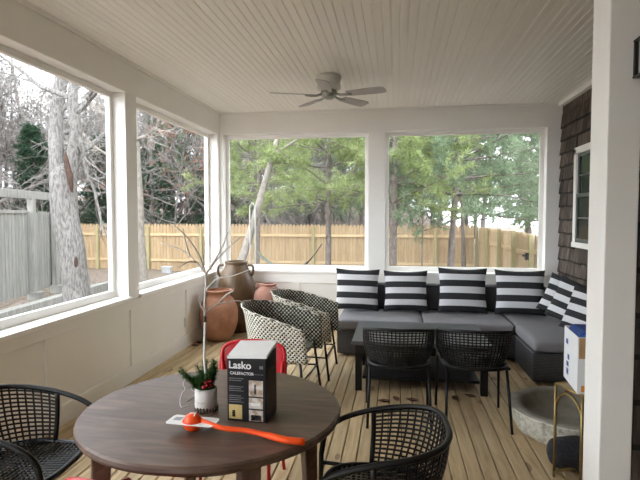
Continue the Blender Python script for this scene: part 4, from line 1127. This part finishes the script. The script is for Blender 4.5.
# ------------------------------------------------------------------ gold stand, carton, dark bundle
Lp, Rp = hit(556, 383, 2, .565), hit(577, 393, 2, .565)
c0_ = Vector((Lp.x, Lp.y, 0)); e1 = (Vector((Rp.x, Rp.y, 0)) - c0_); L1 = e1.length; e1 = e1 / L1
L1 = .22; ang = math.atan2(e1.y, e1.x)
SH = .562
t = thing('gold_stand', 'antique gold wire stand with arched sides under the white carton', 'stand', c0_, ang)   # +x along the visible side, +y to the right
Wd = .30
cor = [(0, 0), (L1, 0), (L1, Wd), (0, Wd)]
for x, y in cor: MB().tube([(x, y, 0), (x, y, SH)], .0085, 8).build('leg', M['gold'], t, smooth=True)
for z in (SH, .035):
    for i in range(4):
        p, q = cor[i], cor[(i+1) % 4]; MB().tube([(*p, z), (*q, z)], .0085, 8).build('rail', M['gold'], t, smooth=True)
for i in range(4):
    p, q = Vector((*cor[i], 0)), Vector((*cor[(i+1) % 4], 0))
    arc = [p.lerp(q, .5 - .5 * math.cos(PI * k / 16)) + Vector((0, 0, SH - .16 + .13 * math.sin(PI * k / 16))) for k in range(17)]
    MB().tube(arc, .0065, 8).build('arch', M['gold'], t, smooth=True)
MB().box((.003, .003, SH - .004), (L1 - .003, Wd - .003, SH + .003)).build('shelf', M['gold'], t)
ctr = t.matrix_basis @ Vector((L1/2, Wd/2, 0))
mw = Matrix.Translation(c0_) @ Matrix.Rotation(ang, 4, 'Z')
fq = hit(577, 394, 2, SH + .006); cang = -PI/2 - .09; bl, bw, bh = .33, .26, .315
cdir = Vector((math.cos(cang), math.sin(cang), 0)); cc = fq - cdir * bl / 2 + Vector((-cdir.y, cdir.x, 0)) * bw / 2
t = thing('product_carton', 'open white carton with blue print on the gold stand', 'box', cc, cang)
th = .004
MB().box((-bl/2, -bw/2, 0), (bl/2, bw/2, th)).build('carton_bottom', M['box_white'], t)
def panel(lo, hi, nm='carton_side'): return MB().box(lo, hi).build(nm, M['box_white'], t)
panel((-bl/2, -bw/2, th), (bl/2, -bw/2 + th, bh)); panel((-bl/2, bw/2 - th, th), (bl/2, bw/2, bh))
panel((-bl/2, -bw/2 + th, th), (-bl/2 + th, bw/2 - th, bh)); panel((bl/2 - th, -bw/2 + th, th), (bl/2, bw/2 - th, bh - .0))
MB().box((bl/2 - th - .001, -bw/2 + th, .05), (bl/2 - th, bw/2 - th, bh)).build('lining', M['box_kraft'], t)
MB().cbox((bl/2 + .001, -bw/2 + .09, bh - .06), (.001, .17, .115)).build('kraft_patch', M['box_kraft'], t)
MB().cbox((bl/2 + .001, -bw/2 + .10, .03), (.001, .16, .035)).build('orange_label', M['box_orange'], t)
MB().cbox((bl/2 + .001, -bw/2 + .10, .075), (.001, .07, .035)).build('grey_label', M['grey_print'], t)
for dx, dz, w_, h_ in ((-.07, .06, .045, .035), (-.07, .105, .05, .028), (-.05, .15, .04, .03), (-.09, .235, .05, .03)):
    MB().cbox((dx, -bw/2 - .0006, dz), (w_, .001, h_)).build('blue_mark', M['box_blue'], t)
bag = MB(); bag.cbox((0, .0, bh - .03), (bl - .03, bw - .03, .10)); bo = bag.build('blue_bag', M['box_blue'], t, bevel=.03)
cc2 = mw @ Vector((-.02, .17, 0))
t = thing('floor_bundle', 'dark grey fuzzy rolled blanket under the gold stand', 'blanket', (1.07, 3.29, 0), .05)
b = MB(); rr = random.Random(2)
def bun(u, v):
    a = 2*PI*u; s_ = 2*v - 1; k = (1 - abs(s_)**3.2) ** .4 if abs(s_) < 1 else 0
    rad = .096 * k * (1 + .04 * math.sin(5*a + 3*s_)); x = s_ * .135
    return Vector((x, 1.05 * rad * math.cos(a),   .095 + rad * math.sin(a) * .98 ))
b.grid(bun, 28, 24, closed_u=True); b.build('roll', M['fuzzy'], t, smooth=True)
b = MB(); b.grid(lambda u, v: (lambda p: Vector((p.x * .9, p.y, p.z)) + Vector((0, p.y, p.z - .095)).normalized() * (.002 + .008 * v))(bun(.05 + .3 * u, .12 + .76 * v)), 12, 12); b.build('loose_flap', M['fuzzy'], t, smooth=True)

# ------------------------------------------------------------------ ceiling fan
fc = hit(329, 76, 2, ZC)
t = thing('ceiling_fan', 'white five-blade hugger ceiling fan', 'fan', (fc.x, fc.y, ZC))
MB().lathe([(0.001, -.002), (.125, -.002), (.128, -.02), (.118, -.05), (.112, -.085), (.122, -.10), (.12, -.13), (.10, -.145), (0.001, -.145)], 40).build('housing', M['fan_white'], t, smooth=True)
MB().lathe([(0.001, -.145), (.075, -.145), (.085, -.165), (.082, -.195), (.06, -.22), (.035, -.235), (0.001, -.237)], 32).build('switch_cap', M['fan_metal'], t, smooth=True)
for k in range(5):
    an = math.radians(-17 + 72 * k); Mz = Matrix.Rotation(an, 3, 'Z') @ Matrix.Rotation(math.radians(-12), 3, 'X')
    b = MB(); v = []
    outl = [(.20, -.05), (.30, -.058), (.50, -.068), (.57, -.066), (.60, -.05), (.605, 0), (.60, .05), (.57, .066), (.50, .068), (.30, .058), (.20, .05)]
    n_ = len(outl)
    for z in (-.200, -.193): v += [Mz @ Vector((x, y, 0)) + Vector((0, 0, z)) for x, y in outl]
    b.add(v, [tuple(range(n_-1, -1, -1)), tuple(range(n_, 2*n_))] + [(i, (i+1) % n_, n_ + (i+1) % n_, n_ + i) for i in range(n_)])
    bl_ = b.build('blade', M['fan_grey'], t)
    b = MB(); Mr = Matrix.Rotation(an, 3, 'Z')
    b.tube([Mr @ Vector((.07, 0, -.185)), Mr @ Vector((.13, .0, -.205)), Mr @ Vector((.19, 0, -.206)), Mr @ Vector((.25, 0, -.206))], [.012, .012, .014, .009], 8)
    b.ball(Mr @ Vector((.215, .025, -.204)), .012, 8, sq=(1,1,.5)); b.ball(Mr @ Vector((.215, -.025, -.204)), .012, 8, sq=(1,1,.5))
    b.build('blade_arm', M['fan_metal'], bl_, smooth=True)

# ------------------------------------------------------------------ small things
lp0 = hit(644, 60, 1, 1.86)
t = thing('wall_lantern', 'small black framed lantern fixed beside the white end post', 'lantern', (lp0.x + .075, 1.86, 2.03))
for sx in (-.07, .07):
    for sy in (-.07, .07):
        MB().box((sx - .006, sy - .006, 0), (sx + .006, sy + .006, .115)).build('frame_post', M['black_metal'], t)
for z in (-.008, .115):
    MB().box((-.078, -.078, z), (.078, .078, z + .008)).build('frame_plate', M['black_metal'], t, bevel=.003)
MB().box((-.064, -.064, .004), (.064, .064, .115)).build('glass', M['lantern_glass'], t)
MB().lathe([(.07, .123), (.035, .14), (.012, .145), (.01, .16), (0.001, .162)], 4).build('cap', M['black_metal'], t)
MB().box((.03, .085, .02), (.06, .16, .05)).build('bracket', M['black_metal'], t)
MB().box((.01, .13, -.03), (.08, .165, .12)).build('back_plate', M['black_metal'], t)
po = hit(186, 315, 0, XL + .012)
t = thing('outlet', 'white wall outlet low on the side knee wall', 'outlet', (XL + .0, po.y, .30))
MB().box((0, -.035, -.057), (.006, .035, .057)).build('cover_plate', M['plate'], t, bevel=.003)
for z in (-.024, .024): MB().box((.006, -.014, z - .014), (.008, .014, z + .014)).build('socket', M['plate'], t)
def leaf_mesh():
    b = MB()
    def lf(u, v): s_ = 2*u-1; wv = .022 * math.sin(PI * v) ** .7; return Vector((s_ * wv, (v - .5) * .09, .002 + .012 * s_ * s_ * math.sin(PI * v) + .010 * (v - .5) ** 2 * 4))
    b.grid(lf, 4, 8); k = len(b.v); b.grid(lambda u, v: lf(u, v) + Vector((0,0,-.0012)), 4, 8)
    for i in range(32, 64): b.f[i] = b.f[i][::-1]
    return b.mesh('dry_leaf', M['dry_leaf'], smooth=True)
lm = leaf_mesh()
for x, y, lab in ((187, 346, 'dry brown leaf on the deck beside the terracotta urn'), (192, 343, 'dry brown leaf on the deck beside the terracotta urn'), (384, 402, 'dry brown leaf on the deck by the coffee table'), (396, 400, 'dry brown leaf on the deck by the coffee table'),
                  (412, 401, 'dry brown leaf on the deck by the coffee table'), (455, 399, 'dry brown leaf on the deck by the coffee table'), (470, 397, 'dry brown leaf on the deck by the coffee table')):
    p = hit(x, y, 2, 0); p.x = max(p.x, XL + .09); o = bpy.data.objects.new('dry_leaf', lm); C.objects.link(o); o.location = (p.x, p.y, .002); o.rotation_euler.z = rnd.uniform(0, 6.3); o.scale = (1.2,) * 3
    tag(o, lab, 'leaf', 'leaves by the urn' if x < 200 else 'leaves by the coffee table')
